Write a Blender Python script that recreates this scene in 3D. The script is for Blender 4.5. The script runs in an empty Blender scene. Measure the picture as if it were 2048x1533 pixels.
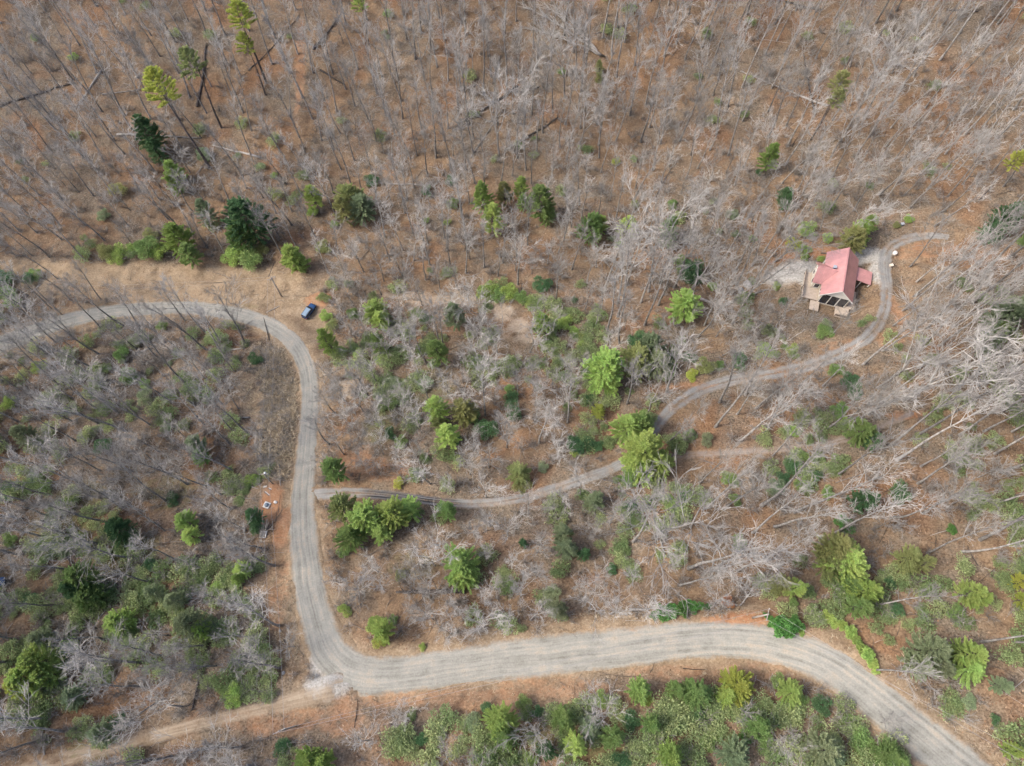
import bpy, bmesh, math, random
import numpy as np
from mathutils import Vector, Matrix, Euler

random.seed(11)
RNG = np.random.default_rng(7)
R = math.radians
scn = bpy.context.scene
COL = scn.collection

# ------------------------------------------------------------------ camera, sky, sun, exposure
F_PX, TILT, CAM_H = 1469.0, R(22.4), 170.0
cam_d = bpy.data.cameras.new('camera')
cam_d.sensor_width = 36.0
cam_d.lens = 36.0 * F_PX / 2048.0
cam_d.clip_end = 5000.0
cam = bpy.data.objects.new('camera', cam_d)
COL.objects.link(cam)
cam.location = (0, 0, CAM_H)
cam.rotation_euler = (TILT, 0, 0)
scn.camera = cam

SUN_ELEV, SUN_AZ = R(47), R(262)        # azimuth clockwise from +Y (picture up): light comes from the left
world = bpy.data.worlds.new('World')
scn.world = world
world.use_nodes = True
wn = world.node_tree
sky = wn.nodes.new('ShaderNodeTexSky')
sky.sky_type = 'NISHITA'
sky.sun_disc = False
sky.sun_elevation = SUN_ELEV
sky.sun_rotation = SUN_AZ
sky.altitude = 800
sky.dust_density = 5.0
sky.air_density = 0.55
sky.ozone_density = 0.4
wn.nodes['Background'].inputs[1].default_value = 0.15
wn.links.new(sky.outputs[0], wn.nodes['Background'].inputs[0])

sun_d = bpy.data.lights.new('sun', 'SUN')
sun_d.energy = 1.15
sun_d.angle = R(18)
sun_d.color = (1.0, 0.94, 0.85)
sun = bpy.data.objects.new('sun', sun_d)
COL.objects.link(sun)
sdir = Vector((math.sin(SUN_AZ) * math.cos(SUN_ELEV), math.cos(SUN_AZ) * math.cos(SUN_ELEV), math.sin(SUN_ELEV)))
sun.rotation_euler = sdir.to_track_quat('Z', 'Y').to_euler()
sun.location = sdir * 300

scn.view_settings.view_transform = 'Standard'
scn.view_settings.look = 'None'
scn.view_settings.gamma = 1.0
scn.view_settings.use_curve_mapping = False
scn.view_settings.exposure = 1.57
scn.cycles.max_bounces = 3
scn.cycles.diffuse_bounces = 2
scn.cycles.adaptive_threshold = 0.03
scn.cycles.debug_use_spatial_splits = True
scn.cycles.transparent_max_bounces = 4

# ------------------------------------------------------------------ where a point of the photograph lies on the land
def ray(px, py):
    px = np.asarray(px, float); py = np.asarray(py, float)
    x = (px - 1024) / F_PX; y = (766.5 - py) / F_PX
    return x, y * math.cos(TILT) + math.sin(TILT), y * math.sin(TILT) - math.cos(TILT)

def at_z(px, py, z):
    dx, dy, dz = ray(px, py)
    t = (z - CAM_H) / dz
    return dx * t, dy * t

def proj(x, y, z):
    x = np.asarray(x, float); y = np.asarray(y, float); z = np.asarray(z, float) - CAM_H
    u = y * math.cos(TILT) + z * math.sin(TILT)
    f = y * math.sin(TILT) - z * math.cos(TILT)
    return 1024 + F_PX * x / f, 766.5 - F_PX * u / f

# ------------------------------------------------------------------ the land: smooth hill + roads cut level + hummocks
CF = np.array([27.8169, 20.8171, -37.8361, 20.0291, -5.9536, -24.3699, 2.1658, -4.6807, -2.4182, 32.8465])
def base_z(x, y):
    a = np.clip(x, -185, 185) / 150.0; b = np.clip(y, -45, 225) / 150.0
    B = np.stack([np.ones_like(a), a, b, a*a, a*b, b*b, a**3, a*a*b, a*b*b, b**3], -1)
    return B @ CF

def vnoise(x, y, wl, seed=0):
    x = np.asarray(x, float) / wl + 1000.0; y = np.asarray(y, float) / wl + 1000.0
    xi = np.floor(x).astype(np.int64); yi = np.floor(y).astype(np.int64)
    fx = x - xi; fy = y - yi
    fx = fx*fx*(3-2*fx); fy = fy*fy*(3-2*fy)
    def h(i, j):
        n = (i * 374761393 + j * 668265263 + seed * 974634777) & 0x7fffffff
        n = ((n ^ (n >> 13)) * 1274126177) & 0x7fffffff
        return ((n ^ (n >> 16)) & 0xffff) / 65535.0
    return (h(xi,yi)*(1-fx) + h(xi+1,yi)*fx)*(1-fy) + (h(xi,yi+1)*(1-fx) + h(xi+1,yi+1)*fx)*fy

def at0(px, py, lift=0.0):
    z = np.zeros_like(np.asarray(px, float)) + 10
    for _ in range(25):
        x, y = at_z(px, py, z + lift)
        z = base_z(x, y)
    return x, y

def smooth_poly(pts, step):
    p = np.array(pts, float)
    for _ in range(3):                                  # Chaikin
        q = [p[0]]
        for a, b in zip(p[:-1], p[1:]):
            q += [a*0.75 + b*0.25, a*0.25 + b*0.75]
        q.append(p[-1]); p = np.array(q)
    s = np.r_[0, np.cumsum(np.linalg.norm(np.diff(p[:, :2], axis=0), axis=1))]
    n = max(2, int(s[-1] / step))
    t = np.linspace(0, s[-1], n + 1)
    return np.stack([np.interp(t, s, p[:, k]) for k in range(p.shape[1])], -1)

# (px, py, width in px) along the middle of each road
ROADS_PX = {
 'gravel_road': [(-160,745,52),(-70,715,46),(0,691,41),(100,650,36),(200,625,31),(333,614,28),(433,619,29),(533,643,32),(590,685,34),(616,735,33),(621,795,33),(615,878,36),(609,945,40),(604,1010,46),(606,1072,53),(614,1155,57),(634,1250,60),(662,1315,70),(716,1352,76),(816,1350,66),(883,1338,66),(1016,1320,70),(1183,1303,74),(1350,1283,68),(1433,1277,66),(1533,1286,66),(1633,1313,70),(1699,1356,74),(1783,1424,80),(1866,1491,84),(1930,1545,88),(2010,1612,94),(2100,1690,100)],
 'dirt_track': [(690,1378,50),(640,1388,40),(560,1410,30),(450,1436,27),(330,1466,28),(210,1498,30),(110,1522,32),(0,1560,32),(-80,1590,32)],
 'paved_drive': [(606,992,28),(650,988,24),(700,985,22),(780,990,22),(850,1001,21),(930,1010,20),(1010,1004,20),(1090,985,22),(1170,957,22),(1228,938,22),(1275,905,22),(1303,868,23),(1335,822,24),(1390,783,25),(1460,761,25),(1540,749,26),(1620,733,26),(1690,704,25),(1740,674,25),(1767,632,25),(1776,585,25),(1768,535,27),(1772,498,25),(1812,476,22),(1870,470,19),(1905,476,15),(1925,483,11)],
 'leaf_covered_track': [(1262,925,15),(1340,912,17),(1450,906,17),(1560,899,17),(1640,892,16),(1720,872,17),(1800,838,16),(1850,815,14)],
}
ROADS = {}
for k, v in ROADS_PX.items():
    a = np.array(v, float)
    x, y = at0(a[:, 0], a[:, 1])
    dist = np.sqrt(x**2 + y**2 + (base_z(x, y) - CAM_H)**2)
    fwd = y*math.sin(TILT) - (base_z(x, y)-CAM_H)*math.cos(TILT)
    w = a[:, 2] * fwd / F_PX
    pl = smooth_poly(np.stack([x, y, w], -1), 0.8)
    zc = base_z(pl[:, 0], pl[:, 1])
    ker = np.ones(9)/9
    zc = np.convolve(np.pad(zc, 4, mode='edge'), ker, 'valid')
    ROADS[k] = np.column_stack([pl, zc])           # x, y, width, z
def _dirs(r):
    d = np.gradient(r[:, :2], axis=0); s = np.linalg.norm(d, axis=1)
    return np.column_stack([d/s[:, None], np.gradient(r[:, 3])/s])
RP = np.concatenate([np.column_stack([r, _dirs(r)])[::2] for r in ROADS.values()])     # x, y, width, z, dir x, dir y, climb
RKIND = np.concatenate([np.full(len(r[::2]), i) for i, r in enumerate(ROADS.values())])

def road_near(x, y):
    """distance past the road edge, z of the road there, which road"""
    x = np.ravel(x); y = np.ravel(y)
    d = np.full(x.shape, 99.0); z = np.zeros(x.shape); kind = np.full(x.shape, -1)
    for i in range(0, len(x), 20000):
        xs, ys = x[i:i+20000], y[i:i+20000]
        D = np.sqrt((xs[:, None]-RP[None, :, 0])**2 + (ys[:, None]-RP[None, :, 1])**2) - RP[None, :, 2]/2
        j = np.argmin(D, 1)
        d[i:i+20000] = D[np.arange(len(xs)), j]
        z[i:i+20000] = RP[j, 3] + RP[j, 6]*np.clip((xs-RP[j, 0])*RP[j, 4] + (ys-RP[j, 1])*RP[j, 5], -1.2, 1.2); kind[i:i+20000] = RKIND[j]
    return d, z, kind

def sm(e0, e1, v):
    t = np.clip((v - e0) / (e1 - e0), 0, 1)
    return t*t*(3-2*t)

def pxw(px, py):
    x, y = at0(float(px), float(py)); return float(x), float(y)
HOUSE = pxw(1683, 552)
SITE = pxw(537, 1005)
CARP = pxw(622, 628)
PADS = [(HOUSE[0], HOUSE[1], 8.5, 17), (SITE[0], SITE[1], 3.0, 7), (CARP[0], CARP[1], 3.0, 7)]

def height(x, y, micro=True):
    shp = np.shape(x)
    x = np.ravel(np.asarray(x, float)); y = np.ravel(np.asarray(y, float))
    z = base_z(x, y)
    z = z + 1.6*(vnoise(x, y, 38, 3)-0.5)
    keep = np.ones_like(x)
    for (cx, cy, r0, r1) in PADS:
        m = 1 - sm(r0, r1, np.hypot(x-cx, y-cy))
        z = z*(1-m) + m*float(base_z(np.array(cx), np.array(cy)))
        keep *= 1 - 0.85*m
    near = (x > -200) & (x < 200) & (y > -60) & (y < 240)
    d = np.full(x.shape, 99.0); zr = np.zeros(x.shape)
    if near.any():
        d[near], zr[near], _ = road_near(x[near], y[near])
    m = 1 - sm(0.2, 4.5, d)
    z = z*(1-m) + (zr - 0.10 - 0.22*(1-sm(-1.3, 0.1, d)))*m
    if micro:
        k = keep * (0.16 + 0.84*sm(-0.5, 3.0, d))
        z = z + k*(1.0*(vnoise(x, y, 8.5, 1)-0.5) + 0.75*(vnoise(x, y, 3.3, 2)-0.5) + 0.50*(vnoise(x, y, 1.6, 5)-0.5))
    return z.reshape(shp)

GX0, GX1, GY0, GY1, GS = -210.0, 210.0, -62.0, 245.0, 0.7
_gx = np.arange(GX0, GX1, GS); _gy = np.arange(GY0, GY1, GS)
_X, _Y = np.meshgrid(_gx, _gy)
_H = height(_X, _Y)
_D, _, _K = (q.reshape(_X.shape) for q in road_near(_X, _Y))
height_exact, road_exact = height, road_near
def _look(G, x, y):
    fx = np.clip((np.asarray(x, float)-GX0)/GS, 0, len(_gx)-2.001); fy = np.clip((np.asarray(y, float)-GY0)/GS, 0, len(_gy)-2.001)
    i = fx.astype(int); j = fy.astype(int); a = fx-i; b = fy-j
    return (G[j, i]*(1-a) + G[j, i+1]*a)*(1-b) + (G[j+1, i]*(1-a) + G[j+1, i+1]*a)*b
def height(x, y, micro=True): return _look(_H, x, y)
def road_near(x, y): return _look(_D, np.ravel(x), np.ravel(y)), None, None

def at(px, py, lift=0.0):
    z = np.zeros_like(np.asarray(px, float)) + 10
    for _ in range(14):
        x, y = at_z(px, py, z + lift)
        z = height(x, y)
    return x, y, z

def P(px, py, lift=0.0):
    x, y, z = at(np.array([float(px)]), np.array([float(py)]), lift)
    return Vector((float(x[0]), float(y[0]), float(z[0])))

def px_per_m(v):
    return F_PX / (v.y*math.sin(TILT) - (v.z-CAM_H)*math.cos(TILT))

# ------------------------------------------------------------------ materials
def new_mat(name, rough=0.85):
    m = bpy.data.materials.new(name); m.use_nodes = True
    b = m.node_tree.nodes['Principled BSDF']
    b.inputs['Roughness'].default_value = rough
    b.inputs['Specular IOR Level'].default_value = 0.25
    return m, m.node_tree, b

class N:
    """short hand for node trees"""
    def __init__(s, nt): s.nt = nt
    def add(s, t, **kw):
        n = s.nt.nodes.new(t)
        for k, v in kw.items(): setattr(n, k, v)
        return n
    def put(s, sock, v):
        if hasattr(v, 'is_linked') or isinstance(v, bpy.types.NodeSocket): s.nt.links.new(v, sock)
        else:
            if isinstance(v, (tuple, list)) and len(v) == 3 and sock.type == 'RGBA': v = (*v, 1)
            sock.default_value = v
    def pos(s):
        return s.add('ShaderNodeNewGeometry').outputs['Position']
    def noise(s, vec, scale, detail=3, rough=0.55, dist=0.0):
        n = s.add('ShaderNodeTexNoise'); s.put(n.inputs['Vector'], vec)
        n.inputs['Scale'].default_value = scale; n.inputs['Detail'].default_value = detail
        n.inputs['Roughness'].default_value = rough; n.inputs['Distortion'].default_value = dist
        return n.outputs['Fac']
    def ramp(s, fac, stops):
        n = s.add('ShaderNodeValToRGB'); s.put(n.inputs[0], fac)
        e = n.color_ramp.elements
        while len(e) < len(stops): e.new(0.5)
        for q, (p, c) in zip(e, stops):
            q.position = p; q.color = (*c, 1) if len(c) == 3 else c
        return n.outputs[0]
    def mapr(s, v, a, b, c=0.0, d=1.0):
        n = s.add('ShaderNodeMapRange'); s.put(n.inputs[0], v)
        for i, q in enumerate((a, b, c, d)): n.inputs[i+1].default_value = q
        return n.outputs[0]
    def mix(s, f, a, b, mode='MIX'):
        n = s.add('ShaderNodeMix', data_type='RGBA', blend_type=mode)
        s.put(n.inputs[0], f); s.put(n.inputs[6], a); s.put(n.inputs[7], b)
        return n.outputs[2]
    def math(s, op, a, b=0.0):
        n = s.add('ShaderNodeMath', operation=op); s.put(n.inputs[0], a); s.put(n.inputs[1], b)
        return n.outputs[0]
    def attr(s, name, out='Fac'):
        n = s.add('ShaderNodeAttribute'); n.attribute_name = name
        return n.outputs[out]
    def bump(s, b, h, strength=0.4, dist=0.1):
        n = s.add('ShaderNodeBump'); n.inputs['Strength'].default_value = strength; n.inputs['Distance'].default_value = dist
        s.put(n.inputs['Height'], h); s.nt.links.new(n.outputs[0], b.inputs['Normal'])

def ground_colour(n):
    """leaf litter, dry grass, clay, moss by the painted zones of the land"""
    p = n.pos()
    big = n.noise(p, 0.045, 4, 0.6)
    mid = n.noise(p, 0.35, 4, 0.65, 0.6)
    fine = n.noise(p, 2.6, 4, 0.7, 0.4)
    litter = n.ramp(n.math('ADD', n.math('MULTIPLY', fine, 0.6), n.math('MULTIPLY', mid, 0.4)),
                    [(0.32, (0.040, 0.026, 0.017)), (0.41, (0.120, 0.076, 0.046)), (0.52, (0.205, 0.137, 0.080)), (0.66, (0.325, 0.232, 0.148))])
    litter2 = n.ramp(fine, [(0.33, (0.045, 0.036, 0.026)), (0.5, (0.155, 0.125, 0.090)), (0.68, (0.28, 0.23, 0.172))])
    c = n.mix(n.mapr(n.math('ADD', n.math('MULTIPLY', big, 0.6), n.math('MULTIPLY', n.noise(p, 0.16, 4, 0.65, 0.8), 0.4)), 0.44, 0.56, 0, 0.9), litter, litter2)
    rust = n.ramp(fine, [(0.33, (0.095, 0.042, 0.018)), (0.65, (0.32, 0.165, 0.078))])
    c = n.mix(n.mapr(n.noise(p, 0.075, 3, 0.5, 0.5), 0.54, 0.68, 0, 0.55), c, rust)
    tan = n.ramp(n.math('ADD', n.math('MULTIPLY', fine, 0.6), n.math('MULTIPLY', mid, 0.4)),
                 [(0.30, (0.13, 0.088, 0.050)), (0.46, (0.235, 0.170, 0.105)), (0.60, (0.325, 0.250, 0.165)), (0.72, (0.42, 0.345, 0.245))])
    clay = n.ramp(n.math('ADD', n.math('MULTIPLY', fine, 0.5), n.math('MULTIPLY', mid, 0.5)),
                  [(0.3, (0.20, 0.090, 0.042)), (0.5, (0.335, 0.175, 0.090)), (0.7, (0.43, 0.275, 0.165))])
    moss = n.ramp(fine, [(0.3, (0.07, 0.075, 0.025)), (0.65, (0.19, 0.185, 0.075))])
    sand = n.ramp(fine, [(0.3, (0.30, 0.225, 0.155)), (0.65, (0.46, 0.375, 0.275))])
    grav = n.ramp(fine, [(0.3, (0.22, 0.205, 0.18)), (0.5, (0.35, 0.335, 0.30)), (0.7, (0.46, 0.44, 0.395))])
    wob = n.math('MULTIPLY', n.math('SUBTRACT', n.noise(p, 0.55, 5, 0.75), 0.5), 2.0)
    for nm, col in (('zone_moss', moss), ('zone_tan', tan), ('zone_clay', clay), ('zone_sand', sand), ('zone_gravel', grav)):
        f = n.math('ADD', n.attr(nm), n.math('MULTIPLY', wob, n.mapr(n.attr(nm), 0.02, 0.25)))
        c = n.mix(n.mapr(f, 0.15, 0.95), c, col)
    return c, fine, mid

def make_ground_mat():
    m, nt, b = new_mat('leaf_litter_ground', 0.95)
    n = N(nt)
    c, fine, mid = ground_colour(n)
    n.put(b.inputs['Base Color'], c)
    n.bump(b, n.math('ADD', fine, mid), 0.55, 0.25)
    return m

def make_road_mat(name, kind):
    m, nt, b = new_mat(name, 0.9)
    n = N(nt)
    p = n.pos()
    land, _, _ = ground_colour(n)
    u = n.attr('across'); v = n.attr('along')
    cmb = n.add('ShaderNodeCombineXYZ')
    wv = n.math('MULTIPLY', n.math('SUBTRACT', n.noise(p, 0.12, 2), 0.5), 0.9)
    n.put(cmb.inputs[0], n.math('ADD', n.math('MULTIPLY', u, 3.2), wv)); n.put(cmb.inputs[1], n.math('MULTIPLY', v, 0.035)); n.put(cmb.inputs[2], 0.0)
    streak = n.noise(cmb.outputs[0], 1.5, 3, 0.55)
    fine = n.noise(p, 3.5, 4, 0.75)
    mid = n.noise(p, 0.4, 4, 0.65)
    s = n.math('ADD', n.math('ADD', n.math('MULTIPLY', streak, 0.42), n.math('MULTIPLY', fine, 0.28)), n.math('MULTIPLY', mid, 0.30))
    leaf_in = 0.0
    if kind == 'gravel':
        c = n.ramp(s, [(0.37, (0.145, 0.138, 0.114)), (0.45, (0.215, 0.208, 0.178)), (0.53, (0.27, 0.264, 0.230)), (0.64, (0.37, 0.356, 0.310))])
        tanc = n.ramp(fine, [(0.3, (0.24, 0.185, 0.125)), (0.7, (0.37, 0.305, 0.22))])
        c = n.mix(n.mapr(n.math('ADD', n.math('MULTIPLY', mid, 0.55), n.math('MULTIPLY', streak, 0.45)), 0.51, 0.65, 0, 0.6), c, tanc)
        e0, e1, amp = 0.86, 1.12, 0.75
    elif kind == 'paved':
        c = n.ramp(s, [(0.36, (0.150, 0.146, 0.136)), (0.48, (0.215, 0.212, 0.198)), (0.58, (0.275, 0.268, 0.25)), (0.70, (0.35, 0.335, 0.305))])
        tanc = n.ramp(fine, [(0.3, (0.19, 0.13, 0.085)), (0.7, (0.35, 0.27, 0.195))])
        c = n.mix(n.mapr(n.noise(p, 0.30, 4, 0.65), 0.50, 0.66, 0, 0.75), c, tanc)
        tar = n.mix(n.mapr(streak, 0.46, 0.56), (0.030, 0.032, 0.036), (0.17, 0.165, 0.16))
        c = n.mix(n.attr('tar'), c, tar)
        e0, e1, amp, leaf_in = 0.66, 1.06, 1.0, 0.45
    elif kind == 'dirt':
        c = n.ramp(s, [(0.36, (0.20, 0.145, 0.095)), (0.5, (0.31, 0.24, 0.165)), (0.66, (0.41, 0.345, 0.255))])
        e0, e1, amp, leaf_in = 0.5, 1.05, 1.1, 0.7
    else:
        c = n.ramp(s, [(0.36, (0.14, 0.118, 0.10)), (0.5, (0.23, 0.19, 0.158)), (0.66, (0.31, 0.265, 0.225))])
        e0, e1, amp, leaf_in = 0.25, 0.95, 1.2, 0.9
    if kind == 'gravel':
        pot = n.noise(p, 0.8, 5, 0.75, 0.4)
        c = n.mix(n.mapr(pot, 0.60, 0.72, 0, 0.55), c, (0.12, 0.112, 0.095))
    if kind in ('paved', 'dirt', 'leafy'):
        crown = n.mapr(n.math('ADD', n.math('ABSOLUTE', u), n.math('MULTIPLY', n.math('SUBTRACT', n.noise(p, 0.5, 4, 0.7), 0.5), 0.9)), 0.05, 0.30, 0.8, 0.0)
        c = n.mix(n.math('MULTIPLY', crown, n.mapr(n.noise(p, 0.06, 3), 0.42, 0.55)), c, land)
    if leaf_in: c = n.mix(n.mapr(n.noise(p, 0.22, 5, 0.7, 0.5), 0.50, 0.64, 0, leaf_in), c, land)
    au = n.math('ABSOLUTE', u)
    w = n.math('ADD', n.math('MULTIPLY', n.math('SUBTRACT', n.noise(p, 0.30, 5, 0.72), 0.5), amp), n.math('MULTIPLY', n.math('SUBTRACT', n.noise(p, 2.2, 3, 0.7), 0.5), amp*0.5))
    c = n.mix(n.mapr(n.math('ADD', au, w), e0, e1), c, land)
    n.put(b.inputs['Base Color'], c)
    n.bump(b, fine, 0.35, 0.06)
    return m

def make_bark(name, dark, light, scale=1.4):
    m, nt, b = new_mat(name, 0.9)
    n = N(nt)
    oi = n.add('ShaderNodeObjectInfo')
    f = n.noise(n.pos(), scale, 3, 0.6)
    c = n.ramp(f, [(0.35, dark), (0.65, light)])
    k = n.mapr(oi.outputs['Random'], 0, 1, 0.66, 1.22)
    hsv = n.add('ShaderNodeHueSaturation'); n.put(hsv.inputs['Color'], c); n.put(hsv.inputs['Value'], k)
    n.put(b.inputs['Base Color'], hsv.outputs[0])
    return m

def make_leaf(name, use_object=True, dark=(0.05, 0.09, 0.03), light=(0.14, 0.20, 0.06)):
    m, nt, b = new_mat(name, 0.6)
    n = N(nt)
    g = n.add('ShaderNodeNewGeometry')
    oi = n.add('ShaderNodeObjectInfo')
    if use_object:
        c = oi.outputs['Color']
    else:
        c = n.mix(oi.outputs['Random'], dark, light)
    hsv = n.add('ShaderNodeHueSaturation'); n.put(hsv.inputs['Color'], c)
    n.put(hsv.inputs['Value'], n.mapr(g.outputs['Random Per Island'], 0, 1, 0.66, 1.4))
    n.put(hsv.inputs['Hue'], n.mapr(n.noise(n.pos(), 0.6, 2), 0.3, 0.7, 0.488, 0.512))
    n.put(b.inputs['Base Color'], hsv.outputs[0])
    tr = n.add('ShaderNodeBsdfTranslucent'); n.put(tr.inputs[0], hsv.outputs[0])
    mx = n.add('ShaderNodeMixShader'); mx.inputs[0].default_value = 0.45
    out = nt.nodes['Material Output']
    nt.links.new(b.outputs[0], mx.inputs[1]); nt.links.new(tr.outputs[0], mx.inputs[2]); nt.links.new(mx.outputs[0], out.inputs[0])
    return m

def make_island(name, stops, rough=0.9):
    m, nt, b = new_mat(name, rough)
    n = N(nt)
    g = n.add('ShaderNodeNewGeometry')
    n.put(b.inputs['Base Color'], n.ramp(g.outputs['Random Per Island'], stops))
    return m

def make_plain(name, col, rough=0.6, var=0.12, scale=3.0, metal=0.0, spec=0.3):
    m, nt, b = new_mat(name, rough)
    n = N(nt)
    f = n.noise(n.pos(), scale, 3, 0.6)
    lo = tuple(max(0, c*(1-var)) for c in col); hi = tuple(min(1, c*(1+var)) for c in col)
    n.put(b.inputs['Base Color'], n.ramp(f, [(0.3, lo), (0.7, hi)]))
    b.inputs['Metallic'].default_value = metal; b.inputs['Specular IOR Level'].default_value = spec
    return m

M = {}
M['ground'] = make_ground_mat()
for k in ('gravel', 'paved', 'dirt', 'leafy'): M[k] = make_road_mat(k + '_surface', k)
M['bark'] = make_bark('grey_bark', (0.155, 0.144, 0.128), (0.35, 0.33, 0.30))
M['twig'] = make_bark('pale_limb_bark', (0.255, 0.240, 0.215), (0.47, 0.446, 0.405), 0.8)
M['fine'] = make_bark('brown_grey_twig', (0.285, 0.266, 0.234), (0.465, 0.44, 0.395), 0.8)
M['brush'] = make_bark('brown_brush_bark', (0.20, 0.18, 0.155), (0.39, 0.36, 0.32), 0.8)
M['pine_bark'] = make_bark('pine_bark', (0.06, 0.05, 0.045), (0.16, 0.135, 0.12))
M['log_pale'] = make_bark('weathered_log', (0.22, 0.20, 0.175), (0.42, 0.39, 0.35))
M['log_dark'] = make_bark('dark_damp_log', (0.035, 0.030, 0.028), (0.13, 0.11, 0.095))
M['leaf'] = make_leaf('evergreen_leaf')
M['under'] = make_leaf('undergrowth_leaf', False, (0.20, 0.275, 0.115), (0.38, 0.435, 0.205))
M['grass'] = make_island('dry_grass', [(0.0, (0.24, 0.18, 0.11)), (0.5, (0.46, 0.37, 0.245)), (1.0, (0.62, 0.53, 0.385))])
M['leaves'] = make_island('fallen_leaves', [(0.0, (0.075, 0.04, 0.025)), (0.4, (0.20, 0.11, 0.06)), (0.75, (0.31, 0.19, 0.115)), (1.0, (0.42, 0.30, 0.20))])
M['sticks'] = make_island('fallen_sticks', [(0.0, (0.05, 0.04, 0.035)), (0.5, (0.17, 0.145, 0.12)), (1.0, (0.40, 0.37, 0.33))])
M['roof'] = make_plain('red_metal_roof', (0.47, 0.235, 0.215), 0.30, 0.14, 0.6, 0.0, 0.9)
M['siding'] = make_plain('cream_siding', (0.58, 0.52, 0.42), 0.8)
M['trim'] = make_plain('white_trim', (0.74, 0.72, 0.66), 0.6, 0.05)
M['deck'] = make_plain('tan_deck_boards', (0.45, 0.375, 0.30), 0.85, 0.15, 2.0)
M['glass'] = make_plain('dark_window_glass', (0.025, 0.03, 0.04), 0.12, 0.1, 1.0, 0.0, 0.6)
M['stone'] = make_plain('grey_stone', (0.30, 0.29, 0.27), 0.9, 0.35, 2.5)
M['concrete'] = make_plain('pale_concrete', (0.55, 0.54, 0.51), 0.85, 0.1)
M['timber'] = make_plain('weathered_timber', (0.16, 0.13, 0.105), 0.9, 0.3)
M['pole'] = make_plain('utility_pole_timber', (0.30, 0.27, 0.235), 0.9, 0.2)
M['metal'] = make_plain('galvanised_metal', (0.50, 0.52, 0.54), 0.4, 0.08, 3.0, 0.4, 0.5)
M['wire'] = make_plain('aluminium_wire', (0.30, 0.29, 0.28), 0.5, 0.05, 1.0, 0.2)
M['carblue'] = make_plain('navy_car_paint', (0.018, 0.055, 0.14), 0.22, 0.05, 1.0, 0.1, 0.7)
M['carsheen'] = make_plain('sky_sheen_car_roof', (0.20, 0.27, 0.34), 0.3, 0.03, 1.0, 0.0, 0.6)  # dark blue roof with the sky's reflection painted into its colour
M['tyre'] = make_plain('black_rubber', (0.02, 0.02, 0.02), 0.9)
M['lamp_red'] = make_plain('red_tail_lamp', (0.40, 0.02, 0.02), 0.3)
M['lamp'] = make_plain('clear_headlamp', (0.7, 0.72, 0.74), 0.2)
M['bluegrey'] = make_plain('blue_grey_plastic', (0.16, 0.20, 0.24), 0.5)

# ------------------------------------------------------------------ mesh helpers
def mesh_np(name, verts, faces_list, mat=None, smooth=False):
    """faces_list: list of integer arrays (n,3) or (n,4)"""
    me = bpy.data.meshes.new(name)
    verts = np.asarray(verts, np.float32)
    me.vertices.add(len(verts)); me.vertices.foreach_set('co', verts.ravel())
    faces_list = [np.asarray(f, np.int32) for f in faces_list if len(f)]
    nl = sum(f.size for f in faces_list); npoly = sum(len(f) for f in faces_list)
    me.loops.add(nl); me.polygons.add(npoly)
    me.loops.foreach_set('vertex_index', np.concatenate([f.ravel() for f in faces_list]))
    tot = np.concatenate([np.full(len(f), f.shape[1], np.int32) for f in faces_list])
    me.polygons.foreach_set('loop_start', np.r_[0, np.cumsum(tot)[:-1]].astype(np.int32))
    try: me.polygons.foreach_set('loop_total', tot)
    except Exception: pass
    if smooth: me.polygons.foreach_set('use_smooth', np.ones(npoly, bool))
    me.update(calc_edges=True)
    if mat: me.materials.append(mat)
    return me

def link(name, me, parent=None, loc=None):
    o = bpy.data.objects.new(name, me); COL.objects.link(o)
    if parent is not None: o.parent = parent
    if loc is not None: o.location = loc
    return o

def tag(o, label=None, cat=None, group=None, kind=None):
    if label: o['label'] = label
    if cat: o['category'] = cat
    if group: o['group'] = group
    if kind: o['kind'] = kind
    return o

def thing(name, loc, rz=0.0, label=None, cat=None, group=None):
    o = link(name, None, None, loc); o.rotation_euler = (0, 0, rz)
    o.empty_display_size = 0.5
    return tag(o, label, cat, group)

class Tubes:
    def __init__(s): s.v = []; s.q = []; s.t = []; s.n = 0
    def add(s, pts, rad, k=5, cap=False):
        pts = np.asarray(pts, float); rad = np.asarray(rad, float)
        d = np.gradient(pts, axis=0); d /= (np.linalg.norm(d, axis=1, keepdims=True) + 1e-9)
        ref = np.array([0.31, 0.17, 0.93]) if abs(d[0, 2]) < 0.8 else np.array([0.95, 0.2, 0.1])
        a = np.cross(d, ref); a /= (np.linalg.norm(a, axis=1, keepdims=True) + 1e-9)
        b = np.cross(d, a)
        th = np.arange(k) * 2*math.pi/k
        ring = pts[:, None, :] + rad[:, None, None]*(np.cos(th)[None, :, None]*a[:, None, :] + np.sin(th)[None, :, None]*b[:, None, :])
        n = len(pts)
        i = np.arange(n-1)[:, None]*k + np.arange(k)[None, :]
        j = np.arange(n-1)[:, None]*k + (np.arange(k)[None, :]+1) % k
        q = np.stack([i, j, j+k, i+k], -1).reshape(-1, 4) + s.n
        s.v.append(ring.reshape(-1, 3)); s.q.append(q); s.n += n*k
        if cap:
            first = s.n - n*k
            for base, p, flip in ((first, pts[0], True), (first + (n-1)*k, pts[-1], False)):
                s.v.append(p[None]); c = s.n; s.n += 1
                r = np.arange(k); t = np.stack([base + r, base + (r+1) % k, np.full(k, c)], -1)
                s.t.append(t[:, ::-1] if flip else t)
    def mesh(s, name, mat, smooth=True):
        f = [np.concatenate(s.q)] if s.q else []
        if s.t: f.append(np.concatenate(s.t))
        return mesh_np(name, np.concatenate(s.v), f, mat, smooth)

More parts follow.
